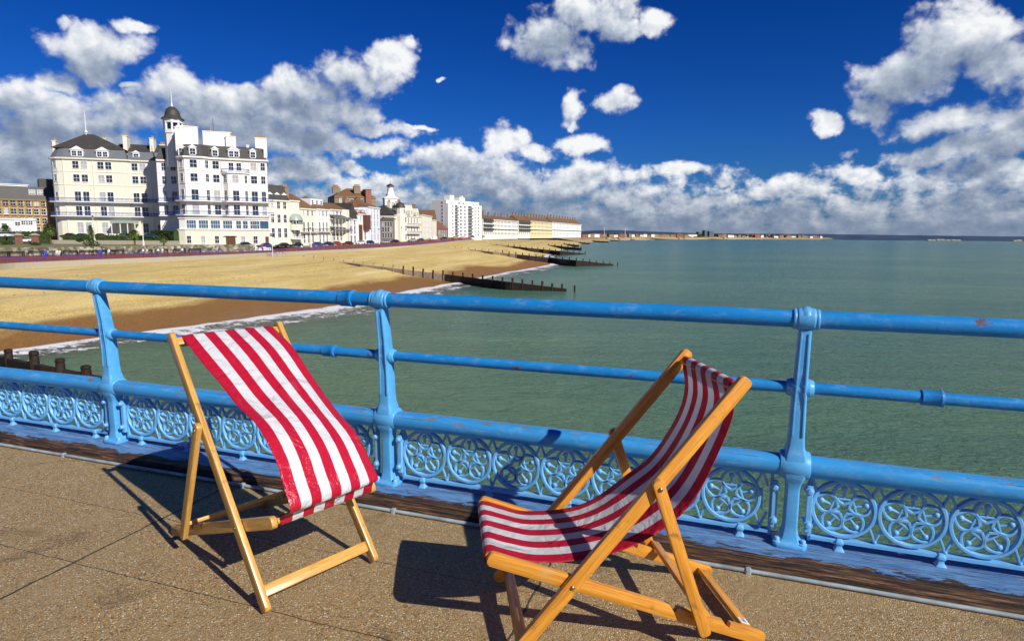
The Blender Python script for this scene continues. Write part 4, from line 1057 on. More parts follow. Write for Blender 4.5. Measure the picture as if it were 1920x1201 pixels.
# ---- generic seafront house
def house(name, cat, label, x0, x1, D0, D1, ye, yb, depth=12, wall='white', roof=None, rooft='hip', rh=3., nx=3, rows=(), wsz=(1.0, 1.7), simple=True, group=None, chims=(), dorm=0, balc=(), margin=.1, glass='glass', bars=True, gable_y=None, side=True, cornice=True, trim=None):
    """x0,x1: bearings of the facade ends; ye,yb: eaves and base as sighted at x0"""
    A = pt(x0, ye, D0); B = pt(x1, ye, D1); rz = atan2(B.y-A.y, B.x-A.x); L = (B.xy-A.xy).length
    ze = A.z; zb = pt(x0, yb, D0).z
    o = thing(name, (A.x, A.y, 0), rz, label, cat, group)
    mb = MB(); mb.box(0, L, 0, depth, zb-2.5, ze); mb.build('wall', M[wall], o)
    if cornice: mb = MB(); mb.box(-.1, L+.1, -.35, .02, ze-.3, ze+.12); mb.build('cornice', trim or M['trim'] if wall in ('white', 'bluewhite') else M[wall], o)
    if roof:
        mb = MB()
        if rooft == 'hip': gableroof(mb, 0, L, 0, depth, ze+.13, rh, min(L*.45, depth*.45))
        elif rooft == 'gable': gableroof(mb, 0, L, 0, depth, ze+.13, rh, 0)
        elif rooft == 'mansard': mb.prism([(-.2,-.2),(L+.2,-.2),(L+.2,depth),(-.2,depth)], ze+.13, ze+rh, 0, [(1,1.4),(L-1,1.4),(L-1,depth-1.4),(1,depth-1.4)])
        elif rooft == 'flat': mb.box(.3, L-.3, .3, depth-.3, ze+.05, ze+rh)
        elif rooft == 'front':           # gable facing the sea
            mb.add([(-.2,-.2,ze),(L+.2,-.2,ze),(L/2,-.2,ze+rh),(-.2,depth,ze),(L+.2,depth,ze),(L/2,depth,ze+rh)], [(0,1,2),(3,5,4),(0,2,5,3),(1,4,5,2),(0,3,4,1)])
        mb.build('roof', M[roof], o)
    for i, (yr, hh) in enumerate(rows):
        zz = pt((x0+x1)/2 if False else x0, yr, D0).z
        for k in range(nx):
            x = L*(margin + (1-2*margin)*((k+.5)/nx)); win(o, x, zz, min(wsz[0], L/nx*.62), hh, 0, simple=simple, glass='curtain' if (k*3+i*5) % 7 == 0 and glass == 'glass' else glass, bars=bars)
        if side and depth > 5 and i < 4:
            for k in (0, 1): win(o, 0, zz, .9, hh*.9, depth*(.3+.4*k), -pi/2, simple=True)
    for yb_ in balc: balcony(o, [(0, 0), (L, 0)], pt(x0, yb_, D0).z, 1.2, spacing=1.0, iron=M['darkiron'], th=.2)
    for (f, y, w, d, h, n, wl, pot) in chims: chimney(o, f*L, y, ze + (rh*.4 if roof else 0), w, d, h, n, wl, pot)
    for k in range(dorm): dormer(o, L*((k+.5)/dorm), .5, ze+.3, 1.7, 1.6, 1)
    return o, L, ze, zb
# left brick block with white annex
o, L, ze, zb = house('brick_building', 'building', 'yellow and red brick block with slate attic at the far left, behind the white annex', -60, 101, 200, 214, 371, 446, 14, 'brick', 'slate', 'mansard', 4.4, 9, ((377.5, 1.7), (394, 1.8), (412, 1.8), (430, 2.0)), (1.3, 1.7), False, trim=M['offwhite'])
for k in range(10): MB().box(L*(.095+.0905*k)-.35, L*(.095+.0905*k)+.35, -.1, .05, zb, ze-.2).build('pilaster', M['yellowbrick'], o)
for zz in (pt(-60, 384.5, 200).z, pt(-60, 403, 200).z): mb = MB(); mb.box(0, L, -.16, .02, zz, zz+.3); mb.build('string_course', M['redbrick'], o)
mb = MB(); mb.box(L*.30, L*.70, 2.5, 10, ze+1, ze+4.9); mb.box(L*.29, L*.71, 2.2, 10.2, ze+4.9, ze+5.1); mb.build('penthouse', M['trim'], o)
for k in range(6): win(o, L*(.34+.065*k), ze+3.7, 1.1, 1.3, 2.5, simple=False)
mb = MB(); mb.box(L*.84, L*1.02, 4.0, 12, ze+1, ze+7.4); mb.build('stair_block', M['slate'], o)
for f in (.74, .84): win(o, L*f, ze+2.6, 1.5, 1.5, .55, simple=False, glass='curtain')
o, L, ze, zb = house('annex', 'building', 'low flat white annex in front of the brick block at the far left', -70, 67, 180, 190, 408.5, 433, 9, 'white', 'trim' if False else None, rows=(), cornice=True)
for x in (.53, .73): pass
for k, f in enumerate((.545, .735, .815, .85, .885, .92)): win(o, L*f, ze-1.15 if k > 1 else ze-(1.4 if k else 1.9), .9 if k > 1 else 1.2, 1.0, 0, simple=True)
# houses right of the hotel
o, L, ze, zb = house('seafront_house', 'house', 'off white house with a black mansard and a domed glass bay, beside the white hotel', 501, 541, 204, 211, 374.5, 460, 12, 'offwhite', 'slate', 'mansard', 5.0, 3, ((383.5, 2.2), (409, 2.6), (436, 3.0)), (1.15, 2.2), False, dorm=3, chims=((.42, 8, 1.2, 1, 4.6, 3, 'sandstone', 'pot'),), margin=.06)
o, L, ze, zb = house('seafront_house', 'house', 'cream gabled house with glass canopied balcony and tall brown chimney', 541.5, 560.5, 211.5, 216, 375.5, 459.5, 11, 'cream', 'tile', 'gable', 2.0, 2, ((437, 2.4),), (1.0, 2.2), False, chims=((.35, 3, 1.9, 1.6, 3.6, 3, 'sandstone', 'pot'),), side=False)
mb = MB(); n = 12; zc0 = pt(541, 413, 211).z; zc1 = pt(541, 399.5, 211).z
mb.rings([[(L*.5 + (L*.52)*s_*cos(pi*k/n)*1., -2.6*s_*sin(pi*k/n) - .02, zz) for k in range(n+1)] for s_, zz in ((1.05, zc0), (1.0, zc0+.6), (.85, zc0+1.4), (.6, zc1-.3), (.25, zc1))]); mb.build('glass_canopy', M['awning'], o)
mb = MB(); mb.rings([[(L*.5 + (L*.48)*cos(pi*k/n), -2.3*sin(pi*k/n) - .02, zz) for k in range(n+1)] for zz in (pt(541, 431, 211).z, pt(541, 420, 211).z)]); mb.build('bay', M['cream'], o)
for k in range(5): a = pi*(k+.5)/5; win(o, L*.5+L*.43*cos(a), lerp(pt(541, 420, 211).z, zc0, .5), .9, 1.2, -2.1*sin(a), (a-pi/2) if False else -(pi/2-a)*-1*-1, simple=True)
balcony(o, [(0, 0), (L, 0)], pt(541, 447, 211).z, 1.8, spacing=.8, iron=M['darkiron'])
o, L, ze, zb = house('terrace_house', 'house', 'long cream terrace with brown tiled roof and a first floor balcony', 561, 591.5, 216.5, 226, 390.3, 459, 13, 'cream', 'tile', 'hip', 5.2, 3, ((398, 1.7), (424.5, 3.2), (447, 3.0)), (.95, 1.7), True, balc=(434.5,), group=None)
o, L, ze, zb = house('terrace_house', 'house', 'white terrace with tiled roof, white box dormer and a first floor balcony', 592, 617, 226.3, 236, 391.4, 458.3, 13, 'white', 'tile', 'hip', 4.6, 3, ((399, 1.7), (424.5, 3.2), (446.5, 3.0)), (.95, 1.7), True, balc=(434,))
mb = MB(); mb.box(.5, L-.5, 2.2, 8, ze+.5, ze+3.7); dd = mb.build('box_dormer', M['trim'], o)
for k in range(3): win(dd, 1.8+k*(L-3.6)/2, ze+2.5, 1.2, 1.4, 2.2, simple=True)
o, L, ze, zb = house('verandah_house', 'house', 'grey green house front stacked with dark canopied verandahs', 617.5, 651, 236.5, 250, 392.3, 457.5, 12, 'offwhite', 'tile', 'gable', 2.8, 4, ((400, 2.0), (424, 2.6), (444, 2.5)), (1.3, 2.0), True, balc=(409.5, 431.5))
for yy in (408, 430.5):
    zz = pt(617.5, yy, 236.5).z; mb = MB(); mb.add([(0,-.03,zz+1.2),(L,-.03,zz+1.2),(L,-2.4,zz-.1),(0,-2.4,zz-.1),(0,-.03,zz+1.0),(L,-.03,zz+1.0),(L,-2.4,zz-.3),(0,-2.4,zz-.3)], [(0,1,2,3),(4,7,6,5),(0,3,7,4),(1,5,6,2),(3,2,6,7),(0,4,5,1)]); mb.build('canopy', M['lead'], o)
for k in range(6): MB().box(L*k/5*.98, L*k/5*.98+.12, -2.3, -2.15, zb, pt(617.5, 409, 236.5).z).build('verandah_post', M['offwhite'], o)
mb = MB(); xx = L-2.3; mb.prism([(xx-2, .0), (xx-1, -1.4), (xx+1.2, -1.4), (xx+2.2, 0)], zb, ze+.3); mb.build('bay', M['offwhite'], o)
house('narrow_house', 'house', 'narrow white house with a steep dark roof between taller seafront houses', 652, 669.5, 251, 258, 410.5, 456, 12, 'bluewhite', 'slate', 'front', 6.5, 2, ((416.5, 1.8), (430.5, 3.2), (448, 2.8)), (1.1, 1.8), True)
o, L, ze, zb = house('bay_house', 'house', 'white house with brown timber bay and red brown roof, left of the corner block', 670, 689, 258.5, 267, 401, 455, 12, 'white', 'redtile', 'gable', 5.0, 2, ((409.5, 2.2), (442, 3.0)), (1.2, 2.0), True, dorm=2, chims=((.1, 6, 2, 1.4, 4, 4, 'sandstone', 'redpot'),))
mb = MB(); mb.box(L*.52, L*.96, -1.6, .02, pt(670, 430, 258.5).z, pt(670, 402, 258.5).z); mb.box(L*.1, L*.4, -.3, .02, zb+1, pt(670, 421, 258.5).z); mb.build('timber_bay', M['bronze'], o)
house('corner_block', 'building', 'tall cool white corner block with rounded bays, left of the grey gap before the tower', 690, 712, 266, 281, 387.5, 454, 16, 'bluewhite', 'tile', 'hip', 3.2, 3, ((394, 1.6), (405, 2.2), (418, 2.2), (431, 2.2), (444, 2.4)), (1.1, 2.0), True)
# brown stone building behind them
o, L, ze, zb = house('stone_building', 'building', 'large brown stone building with tall chimneys rising behind the white terraces', 627, 704, 275, 283, 368, 450, 16, 'sandstone', 'tile', 'hip', 4.0, 9, ((376, 2.0), (386, 2.0)), (1.0, 1.8), True, trim=M['sandstone'],
    chims=((.06, 3, 2.6, 1.6, 2.4, 6, 'sandstone', 'redpot'), (.2, 8, 1.2, 1.2, 2.2, 2, 'sandstone', 'pot'), (.58, 3, 2.8, 2.0, 3.0, 6, 'sandstone', 'redpot')))
mb = MB(); mb.box(L*.74, L*.88, -1.5, 5, zb, ze+3.2); mb.box(L*.73, L*.89, -1.7, 5.2, ze+3.2, ze+3.5); mb.build('brick_tower', M['redbrick'], o)
gableroof(mb2 := MB(), L*.38, L*.66, -6, 3, ze-3, 3.0, 3); mb2.build('lower_roof', M['tile'], o)
# tower building
def ztw(py): return pt(734, py, 318).z
to = pt(722, 400, 318); tw_ = 25*318/F_PX
T = thing('clock_tower_block', (to.x, to.y, 0), .35, 'slender white tower with a small dark dome above the ornate seafront block', 'tower')
mb = MB(); mb.box(0, tw_, 0, tw_, -4, ztw(370)); mb.box(-.3, tw_+.3, -.3, tw_+.3, ztw(372), ztw(370.6)); mb.prism([(.1,.1),(tw_-.1,.1),(tw_-.1,tw_-.1),(.1,tw_-.1)], ztw(370), ztw(367), 0, [(1.4,1.4),(tw_-1.4,1.4),(tw_-1.4,tw_-1.4),(1.4,tw_-1.4)])
mb.build('shaft', M['white'], T)
mb = MB(); c = (tw_/2, tw_/2, 0); mb.lathe([(2.3, ztw(367.2)), (2.2, ztw(363)), (1.6, ztw(358)), (1.4, ztw(349.5)), (1.9, ztw(349))], 8, 0, c); mb.build('lantern', M['white'], T)
mb = MB(); mb.lathe([(2.0, ztw(349.2)), (1.95, ztw(347.5)), (1.3, ztw(345)), (.5, ztw(343.6)), (.12, ztw(343)), (.06, ztw(335.5))], 12, 0, c); mb.build('dome', M['domem'], T, True)
for zz in (ztw(383), ztw(392)): win(T, tw_/2, zz, 1.8, 2.0, 0, simple=True)
mb = MB(); mb.rings([[(tw_/2 + rr*cos(pi*k/12), yy, ztw(386) + rr*1.0*sin(pi*k/12)) for k in range(13)] for rr, yy in ((2.4, -.02), (2.4, -.2), (2.0, -.2), (2.0, -.02))]); mb.build('arch_moulding', M['trim'], T)
# ornate block in front of the tower
def zo(py): return pt(738, py, 300).z
o, L, ze, zb = house('ornate_block', 'building', 'ornate off white Victorian block with gables and purple domed turret below the slender tower', 739, 789, 300, 332, 403, 451.5, 18, 'offwhite', 'slate', 'hip', 5, 7, ((411, 2.4), (427, 2.6), (443.5, 2.6)), (1.2, 2.4), True,
   chims=((.30, 7, 2.2, 1.6, 4.6, 4, 'offwhite', 'redpot'), (.50, 5, 3.2, 2.4, 5.0, 6, 'offwhite', 'redpot'), (.78, 6, 1.4, 1.6, 3.8, 2, 'offwhite', 'redpot'), (.95, 6, 1.0, 1.2, 3.4, 2, 'offwhite', 'pot')))
mb = MB(); mb.rings([[(L*.17 + r_*cos(2*pi*k/8+pi/8), -.6 + r_*sin(2*pi*k/8+pi/8), zz) for k in range(8)] for r_, zz in ((3.0, zb-2), (3.0, ze), (2.2, ze+.6), (2.2, zo(388)))]); bb = mb.build('turret', M['offwhite'], o)
mb = MB(); mb.lathe([(2.5, zo(388)), (2.5, zo(387.4)), (2.2, zo(384)), (1.5, zo(380)), (.5, zo(377.5)), (.1, zo(376)), (.06, zo(370))], 12, 0, (L*.17, -.6, 0)); mb.build('dome', M['domem'], bb, True)
for yr in (411, 427, 443.5, 395):
    for a in (-pi*.5, -pi*.25): r_ = 3.0*cos(pi/8) if yr > 400 else 2.2*cos(pi/8); win(bb, L*.17 + r_*cos(a), zo(yr), 1.3, 2.3 if yr > 400 else 1.8, -.6 + r_*sin(a), a+pi/2, simple=True)
for f, w_, h_ in ((.40, 3.4, 4.4), (.62, 4.2, 5.6), (.86, 3.4, 4.2)):
    mb = MB(); x = L*f; mb.add([(x-w_/2,-.25,ze),(x+w_/2,-.25,ze),(x+w_/2,-.25,ze+h_*.5),(x,-.25,ze+h_),(x-w_/2,-.25,ze+h_*.5),(x-w_/2,5,ze),(x+w_/2,5,ze),(x+w_/2,5,ze+h_*.5),(x,5,ze+h_),(x-w_/2,5,ze+h_*.5)], [(0,1,2,3,4),(5,9,8,7,6),(2,7,8,3),(3,8,9,4),(1,6,7,2),(0,4,9,5)]); g_ = mb.build('gable', M['offwhite'], o); win(g_, x, ze+h_*.35, 1.2, 1.7, -.25, simple=True)
for yy in (422, 437): balcony(o, [(L*.38, 0), (L*.92, 0)], zo(yy), 1.3, spacing=1.2, iron=M['darkiron'])
house('grey_block', 'building', 'shaded grey block in the gap between the white corner block and the ornate one', 713, 738, 300, 299, 411, 453, 14, 'greystucco', 'slate', 'hip', 3.0, 4, ((420, 2), (430, 2), (441, 2)), (.9, 1.8), True)
house('cream_block', 'building', 'cream hotel block with brown roof just right of the ornate block', 790.5, 810, 334, 370, 402, 450, 16, 'offwhite', 'tile', 'hip', 4, 6, ((410, 2), (420, 2), (431, 2), (442, 2)), (1.1, 1.9), True, chims=((.3, 6, 2, 1.6, 4, 4, 'sandstone', 'pot'),))
house('cream_block', 'building', 'lower dull cream block with a pointed roof before the red roofed church hall', 811, 818.5, 372, 386, 412, 448, 12, 'offwhite', 'tile', 'front', 6, 2, ((420, 2), (431, 2), (441, 2)), (1.1, 1.9), True)
house('brick_hall', 'building', 'dark red brick hall with broad red tiled roof left of the white tower block', 819, 840, 410, 436, 428, 446.5, 14, 'redbrick', 'redtile', 'gable', 5.0, 5, ((435, 2.4), (442, 2.4)), (1.4, 2.2), True)
# block of flats
A = pt(840, 374, 440); Bp = pt(903, 374, 478); rz = atan2(Bp.y-A.y, Bp.x-A.x); L = (Bp.xy-A.xy).length
fl = thing('tower_block', (A.x, A.y, 0), rz, 'white eleven storey tower block of flats with balconies, standing alone up the coast', 'flats')
ze = A.z; zb = pt(840, 445, 440).z; fh = (ze-zb)/10.6
mb = MB(); mb.box(0, L, 0, 16, zb-3, ze-fh*1.0); mb.box(L*.10, L*.97, 1.5, 14.5, ze-fh, ze); mb.box(0, L*.10, 1.5, 14, ze-fh, ze-.4); mb.box(L*.18, L*.30, 4, 9, ze, ze+3.6); mb.box(L*.46, L*.62, 4, 9, ze, ze+2.6); mb.box(L*.56, L*.60, 5, 7, ze+2.6, ze+4); mb.box(L, L+3.2, 2, 16, zb-3, ze-fh*3); mb.box(L, L+1.6, 1, 16, ze-fh*3, ze-fh*1.5)
mb.build('wall', M['white'], fl)
for fy in range(10):
    zz = ze - fh*(fy+.55+.2)
    for f, w_ in ((.13, 1.2), (.36, 1.9), (.48, 1.7), (.79, 1.2), (.90, 1.2)):
        win(fl, L*f, zz, w_, 1.3, 0 if fy else 1.5, simple=True, bars=False)
    win(fl, 0, zz, 1.3, 1.3, 5, -pi/2, simple=True, bars=False)
    if fy > 0:
        for f, w_ in ((.225, 3.6), (.63, 5.6)):
            win(fl, L*f, zz, w_*.85, 1.9, 0, simple=True, bars=True)
            b_ = MB(); b_.box(L*f-w_/2, L*f+w_/2, -1.3, 0.02, zz-1.35, zz-1.2); s_ = b_.build('balcony', M['trim'], fl)
            b_ = MB(); b_.box(L*f-w_/2, L*f+w_/2, -1.33, -1.27, zz-1.2, zz-.35); b_.build('balustrade', M['lead'], s_)
# far terraces
def far_terrace(label, x0, x1, D0, D1, ye, yb, wall, roof, nx, nr, ch_n, dark=False, depth=14, rh=3.5):
    A = pt(x0, ye, D0); B = pt(x1, ye, D1); rz = atan2(B.y-A.y, B.x-A.x); L = (B.xy-A.xy).length; ze = A.z; zb = pt(x0, yb, D0).z
    o = thing('terrace', (A.x, A.y, 0), rz, label, 'terrace')
    mb = MB(); mb.box(0, L, 0, depth, zb-3, ze); mb.build('wall', M[wall], o)
    mb = MB(); gableroof(mb, 0, L, .5, depth, ze+.05, rh, 1.5); mb.build('roof', M[roof], o)
    mb = MB(); mb.box(-.2, L+.2, -.6, .03, ze-.5, ze+.04); zz = zb + (ze-zb)*.42; mb.box(0, L, -1.3, .03, zz, zz+.3); mb.build('cornice', M['trim'] if not dark else M['slate'], o)
    if dark:
        for k in range(3): zz = zb + (ze-zb)*(.3+.26*k); MB().box(.4, L-.4, -1.5, .02, zz, zz+1.3).build('verandah', M['slate'], o)
    h = (ze-zb)/nr; cnt = 0
    for r in range(nr):
        for k in range(nx):
            if cnt < 100: win(o, L*(k+.5)/nx, zb + h*(r+.5), min(1.6, L/nx*.5), h*.6, 0, simple=True, bars=False); cnt += 1
    for k in range(ch_n): chimney(o, L*(k+.5)/ch_n, depth*.5, ze+rh*.5, min(3.0, L/ch_n*.45), 1.2, rh*.5+2.0, 4, 'sandstone', 'redpot')
    return o
far_terrace('dark verandahed terrace immediately right of the white tower block', 906, 924, 490, 512, 409, 441.5, 'white', 'tile', 5, 4, 3, True)
far_terrace('plain white terrace with flat parapet between two dark verandahed ones', 924.5, 971, 513, 575, 411.5, 441.2, 'white', 'tile', 18, 4, 4)
far_terrace('dark balconied terrace left of the pale yellow terrace', 972.5, 994, 578, 612, 413, 441, 'white', 'tile', 6, 4, 4, True, rh=5)
far_terrace('pale yellow terrace in the middle of the far row', 994.5, 1035, 613, 690, 414.2, 440.8, 'yellow', 'tile', 16, 4, 8, rh=5)
far_terrace('last white terrace at the right end of the far row, many chimneys', 1035.5, 1090, 692, 830, 416.5, 440.4, 'white', 'tile', 22, 4, 11, rh=6)
# spit with low houses
walls = ['offwhite', 'sandstone', 'redbrick', 'cream', 'sandstone', 'white', 'greystucco', 'redbrick']; roofs = ['redtile', 'tile', 'slate', 'redtile']
wname = {'white': 'white', 'offwhite': 'off white', 'redbrick': 'red brick', 'cream': 'cream', 'sandstone': 'brown', 'greystucco': 'grey'}
hm = []
for i in range(64):
    x = 1094 + (1545-1094)*(i+.5)/64 + R.uniform(-2, 2)
    if 1306 < x < 1346: continue
    D = table([1094, 1250, 1420, 1550], [1000, 2000, 2900, 3500], x)*R.uniform(.98, 1.04); y = table([1094, 1250, 1420, 1550], [441.6, 442.4, 444.0, 445.3], x)
    wl = R.choice(walls); rf = R.choice(roofs); P = pt(x, y, D); w = R.uniform(9, 26)*D/2200; hh = R.uniform(3.2, 6.5)*D/2200*(.8 if x > 1480 else 1); rh = R.uniform(2, 4)*D/2200
    o = thing('coast_house', (P.x, P.y, P.z), R.uniform(.2, .6), 'small %s house with %s roof on the far spit' % (wname[wl], 'slate' if rf == 'slate' else 'tiled'), 'house', 'low houses along the far spit')
    mb = MB(); mb.box(-w/2, w/2, 0, 10, -3, hh); mb.build('wall', M[wl], o)
    mb = MB(); gableroof(mb, -w/2, w/2, 0, 10, hh+.05, rh, R.choice((0, w*.2))); mb.build('roof', M[rf], o)
for i, (x, w, y1, lab) in enumerate(((1313, 8, 434.5, 'left'), (1324, 7, 431.5, 'middle'), (1334, 10, 433.0, 'right'))):
    D = 2500; P = pt(x, 443.5, D); hh = pt(x, y1, D).z - P.z; ww = w*D/F_PX
    o = thing('glass_block', (P.x, P.y, P.z), .4, 'blue grey block on the far spit, the %s one of three' % lab, 'building')
    mb = MB(); mb.box(-ww/2, ww/2, 0, 16, -3, hh); mb.build('wall', M['lead'], o)
    for k in range(4): MB().box(-ww*.45, ww*.45, -.3, 0.02, hh*(.2+.2*k), hh*(.3+.2*k)).build('window_band', M['seaglass'], o)
# masts on the spit
for x, y1 in ((1133, 425), (1172, 427)):
    P = pt(x, 442, 1150); mb = MB(); mb.tube([P, P+V((0, 0, pt(x, y1, 1150).z-P.z))], .35, 5); tag(mb.build('mast', M['trim']), 'thin pale mast on the far shore, the %s of two' % ('left' if x == 1133 else 'right'), 'mast', 'masts beyond the last terrace')
# tree belt on the spit
def leafball(mb, c, rx, ry, rz_, n, s, rr=R):
    for i in range(n):
        while True:
            p = V((rr.uniform(-1, 1), rr.uniform(-1, 1), rr.uniform(-1, 1)))
            if .25 < p.length < 1: break
        p = V((p.x*rx, p.y*ry, p.z*rz_)) + V(c); a = V((rr.gauss(0, 1), rr.gauss(0, 1), rr.gauss(0, 1))).normalized(); b = a.orthogonal().normalized()*s; c2 = a.cross(b).normalized()*s*.7
        mb.add([p-b, p+c2, p+b, p-c2], [(0, 1, 2, 3)])
mb = MB()
for i in range(90):
    x = R.uniform(1095, 1500); D = table([1094, 1250, 1500], [1100, 2150, 3300], x); P = pt(x, table([1094, 1500], [441.3, 444.3], x), D); s = D/2000
    leafball(mb, (P.x, P.y, P.z+3*s), 12*s, 6*s, 4*s, 14, 3*s)
tag(mb.build('tree_belt', M['leaf']), 'dark belt of trees and scrub among the houses on the far spit', 'trees', kind='stuff')
# hills
def hills(name, D, prof, mat, thick=700):
    vs = []; N = 120
    for i in range(N+1):
        x = lerp(prof[0][0], prof[-1][0], i/N); yt = table([p[0] for p in prof], [p[1] for p in prof], x) + .4*noise.fractal(V((x*.03, D, 0)), 1, 2, 4)
        a = pt(x, 452, D); b = pt(x, yt, D + thick*.5); c = V((b.x, b.y+thick, -12)); a.z = ZS-.5; b.z = max(b.z, ZS-.4)
        m = a.lerp(b, .5); m.z += abs(b.z-a.z)*.18
        vs += [tuple(a), tuple(m), tuple(b), tuple(c)]
    fs = [(i*4+j, (i+1)*4+j, (i+1)*4+j+1, i*4+j+1) for i in range(N) for j in range(3)]
    mb = MB(); mb.add(vs, fs); o = mb.build(name, mat, None, True); return tag(o, kind='structure')
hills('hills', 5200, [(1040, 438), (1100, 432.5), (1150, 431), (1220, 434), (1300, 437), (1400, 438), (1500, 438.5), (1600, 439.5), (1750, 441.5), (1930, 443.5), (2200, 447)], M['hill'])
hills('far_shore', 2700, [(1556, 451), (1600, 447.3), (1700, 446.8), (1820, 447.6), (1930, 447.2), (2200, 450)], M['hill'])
for i, x in enumerate([1745, 1752, 1761, 1768, 1779, 1790, 1799, 1905, 1913]):
    P = pt(x, 450, 2640); P.z = ZS+.1; s = R.uniform(14, 22)
    o = thing('shore_building', P, 0, 'tiny pale building on the far shore under the hills at the right', 'building', 'pale buildings under the far hills')
    h_ = R.uniform(2.5, 4.5); mb = MB(); mb.box(-s/2, s/2, 0, 12, 0, h_); mb.build('wall', M['sandstone'], o)
    mb = MB(); gableroof(mb, -s/2, s/2, 0, 12, h_+.02, 1.5, 4); mb.build('roof', M['offwhite'], o)

# ================================================================== SMALL THINGS ON THE FRONT
def ground_z(px, py, D): return pt(px, py, D)
# hedge and low garden wall before the hotel
def longbox(name, a, b, th, h, mat, label, cat, leafy=False):
    A, B = V(a), V(b); L = (B.xy-A.xy).length; o = thing(name, A, atan2(B.y-A.y, B.x-A.x), label, cat)
    mb = MB(); mb.box(0, L, 0, th, -1.5, h)
    mb.build('stems' if leafy else 'wall', mat, o)
    if leafy:
        mb = MB()
        for i in range(int(L*26)):
            p = V((R.uniform(-.2, L+.2), R.choice((R.uniform(-.18, .05), R.uniform(0, th))), 0)); p.z = R.uniform(.1, h+.15) if p.y < .05 else h + R.uniform(-.05, .25)
            a_ = V((R.gauss(0, 1), R.gauss(0, 1), R.gauss(0, 1))).normalized(); b_ = a_.orthogonal().normalized()*.22; c_ = a_.cross(b_).normalized()*.16
            mb.add([p-b_, p+c_, p+b_, p-c_], [(0,1,2,3)])
        mb.build('leaves', mat, o)
    return o
hp = lambda x, y, D: tuple(pt(x, y, D))
longbox('hedge', hp(118, 450.5, 177), hp(300, 450.8, 181), 1.4, 1.35, M['leaf'], 'long clipped dark hedge in front of the cream hotel entrance', 'hedge', True)
longbox('hedge', hp(283, 446.5, 186), hp(326, 448.5, 180), 1.6, 2.1, M['leaf'], 'short tall block of hedge where the cream and white hotel wings meet', 'hedge', True)
longbox('hedge', hp(-40, 447, 172), hp(88, 447.2, 175), 1.5, 1.8, M['leaf'], 'dark hedge below the white annex at the far left', 'hedge', True)
longbox('garden_wall', hp(96, 455, 171), hp(335, 456.5, 172), .35, .75, M['concrete'], 'low pale garden wall under the long clipped hedge', 'wall')
longbox('garden_wall', hp(335.5, 462.5, 170), hp(478, 463.5, 182), .35, .55, M['flint'], 'low flint garden wall below the white hotel terrace', 'wall')
# brick pillars
for x, lab in ((36, 'left'), (66.5, 'right')):
    P = pt(x, 458, 158); o = thing('gate_pillar', P, 0, 'short red brick pillar with stone cap on the lawn, the %s one of two' % lab, 'pillar', 'brick gate pillars')
    mb = MB(); mb.box(-.55, .55, -.55, .55, -1, 2.2); mb.build('shaft', M['redbrick'], o)
    mb = MB(); mb.prism([(-.8,-.8),(.8,-.8),(.8,.8),(-.8,.8)], 2.2, 2.4); mb.prism([(-.7,-.7),(.7,-.7),(.7,.7),(-.7,.7)], 2.4, 2.75, 0, [(-.2,-.2),(.2,-.2),(.2,.2),(-.2,.2)]); mb.build('cap', M['concrete'], o)
# palms
def palm(px, py, D, h, crown, label, bushy=False):
    P = pt(px, py, D); o = thing('palm_tree', P, R.uniform(0, 6), label, 'palm tree', 'small palms in front of the hotel')
    mb = MB(); mb.tube([(0, 0, -.6), (.08, .05, h*.4), (-.05, .1, h*.75), (0, 0, h)], [.24, .18, .16, .2], 7); mb.build('trunk', M['bark'], o, True)
    mb = MB()
    for k in range(520 if bushy else 360):
        a = R.uniform(0, 2*pi); e = R.uniform(-.9, 1.4); L = crown*R.uniform(.6, 1.05); z0 = h if not bushy else R.uniform(.4, h)
        if bushy: L *= lerp(1.15, .75, z0/h)
        d = V((cos(a)*cos(e), sin(a)*cos(e), sin(e))); b = V((0, 0, z0)) + d*.15; mid = b + d*L*.6; tip = b + d*L + V((0, 0, -L*.32)); s = V((-sin(a), cos(a), 0))*.07*(1.3)
        mb.add([b-s*.6, b+s*.6, mid+s, tip, mid-s], [(0,1,2,3,4)])
    mb.build('crown', M['palm'], o); return o
palm(12, 446, 168, 2.2, 1.9, 'round headed palm at the left edge in front of the white annex')
palm(95, 451, 166, 2.9, 1.9, 'round headed palm left of the cream hotel corner')
palm(172, 459.5, 158, 4.6, 1.25, 'shaggy columnar palm in front of the hotel hedge, thickest of the row', True)
palm(253, 455, 166, 2.3, 1.7, 'slim stemmed palm right of the hotel entrance')
palm(307, 457.5, 164, 1.3, 1.2, 'low palm near the corner where both hotel wings meet')
palm(240, 449, 175, 1.0, 1.1, 'smallest palm, beside the hotel entrance door')
# shrubs on the lawn
for px, py, D, s, lab in ((13, 460, 150, 1.0, 'grey green bush on the lawn below the left edge palm'), (66, 461, 150, .9, 'bush at the foot of the right brick pillar'), (172, 463, 152, 1.5, 'dark low bush at the foot of the shaggy palm'), (150, 452, 168, .8, 'small bush on the bank between two palms')):
    P = pt(px, py, D); mb = MB(); leafball(mb, (0, 0, s*.4), s*1.4, s, s*.7, 160, .22); o = mb.build('shrub', M['leaf']); o.location = P; tag(o, lab, 'bush')
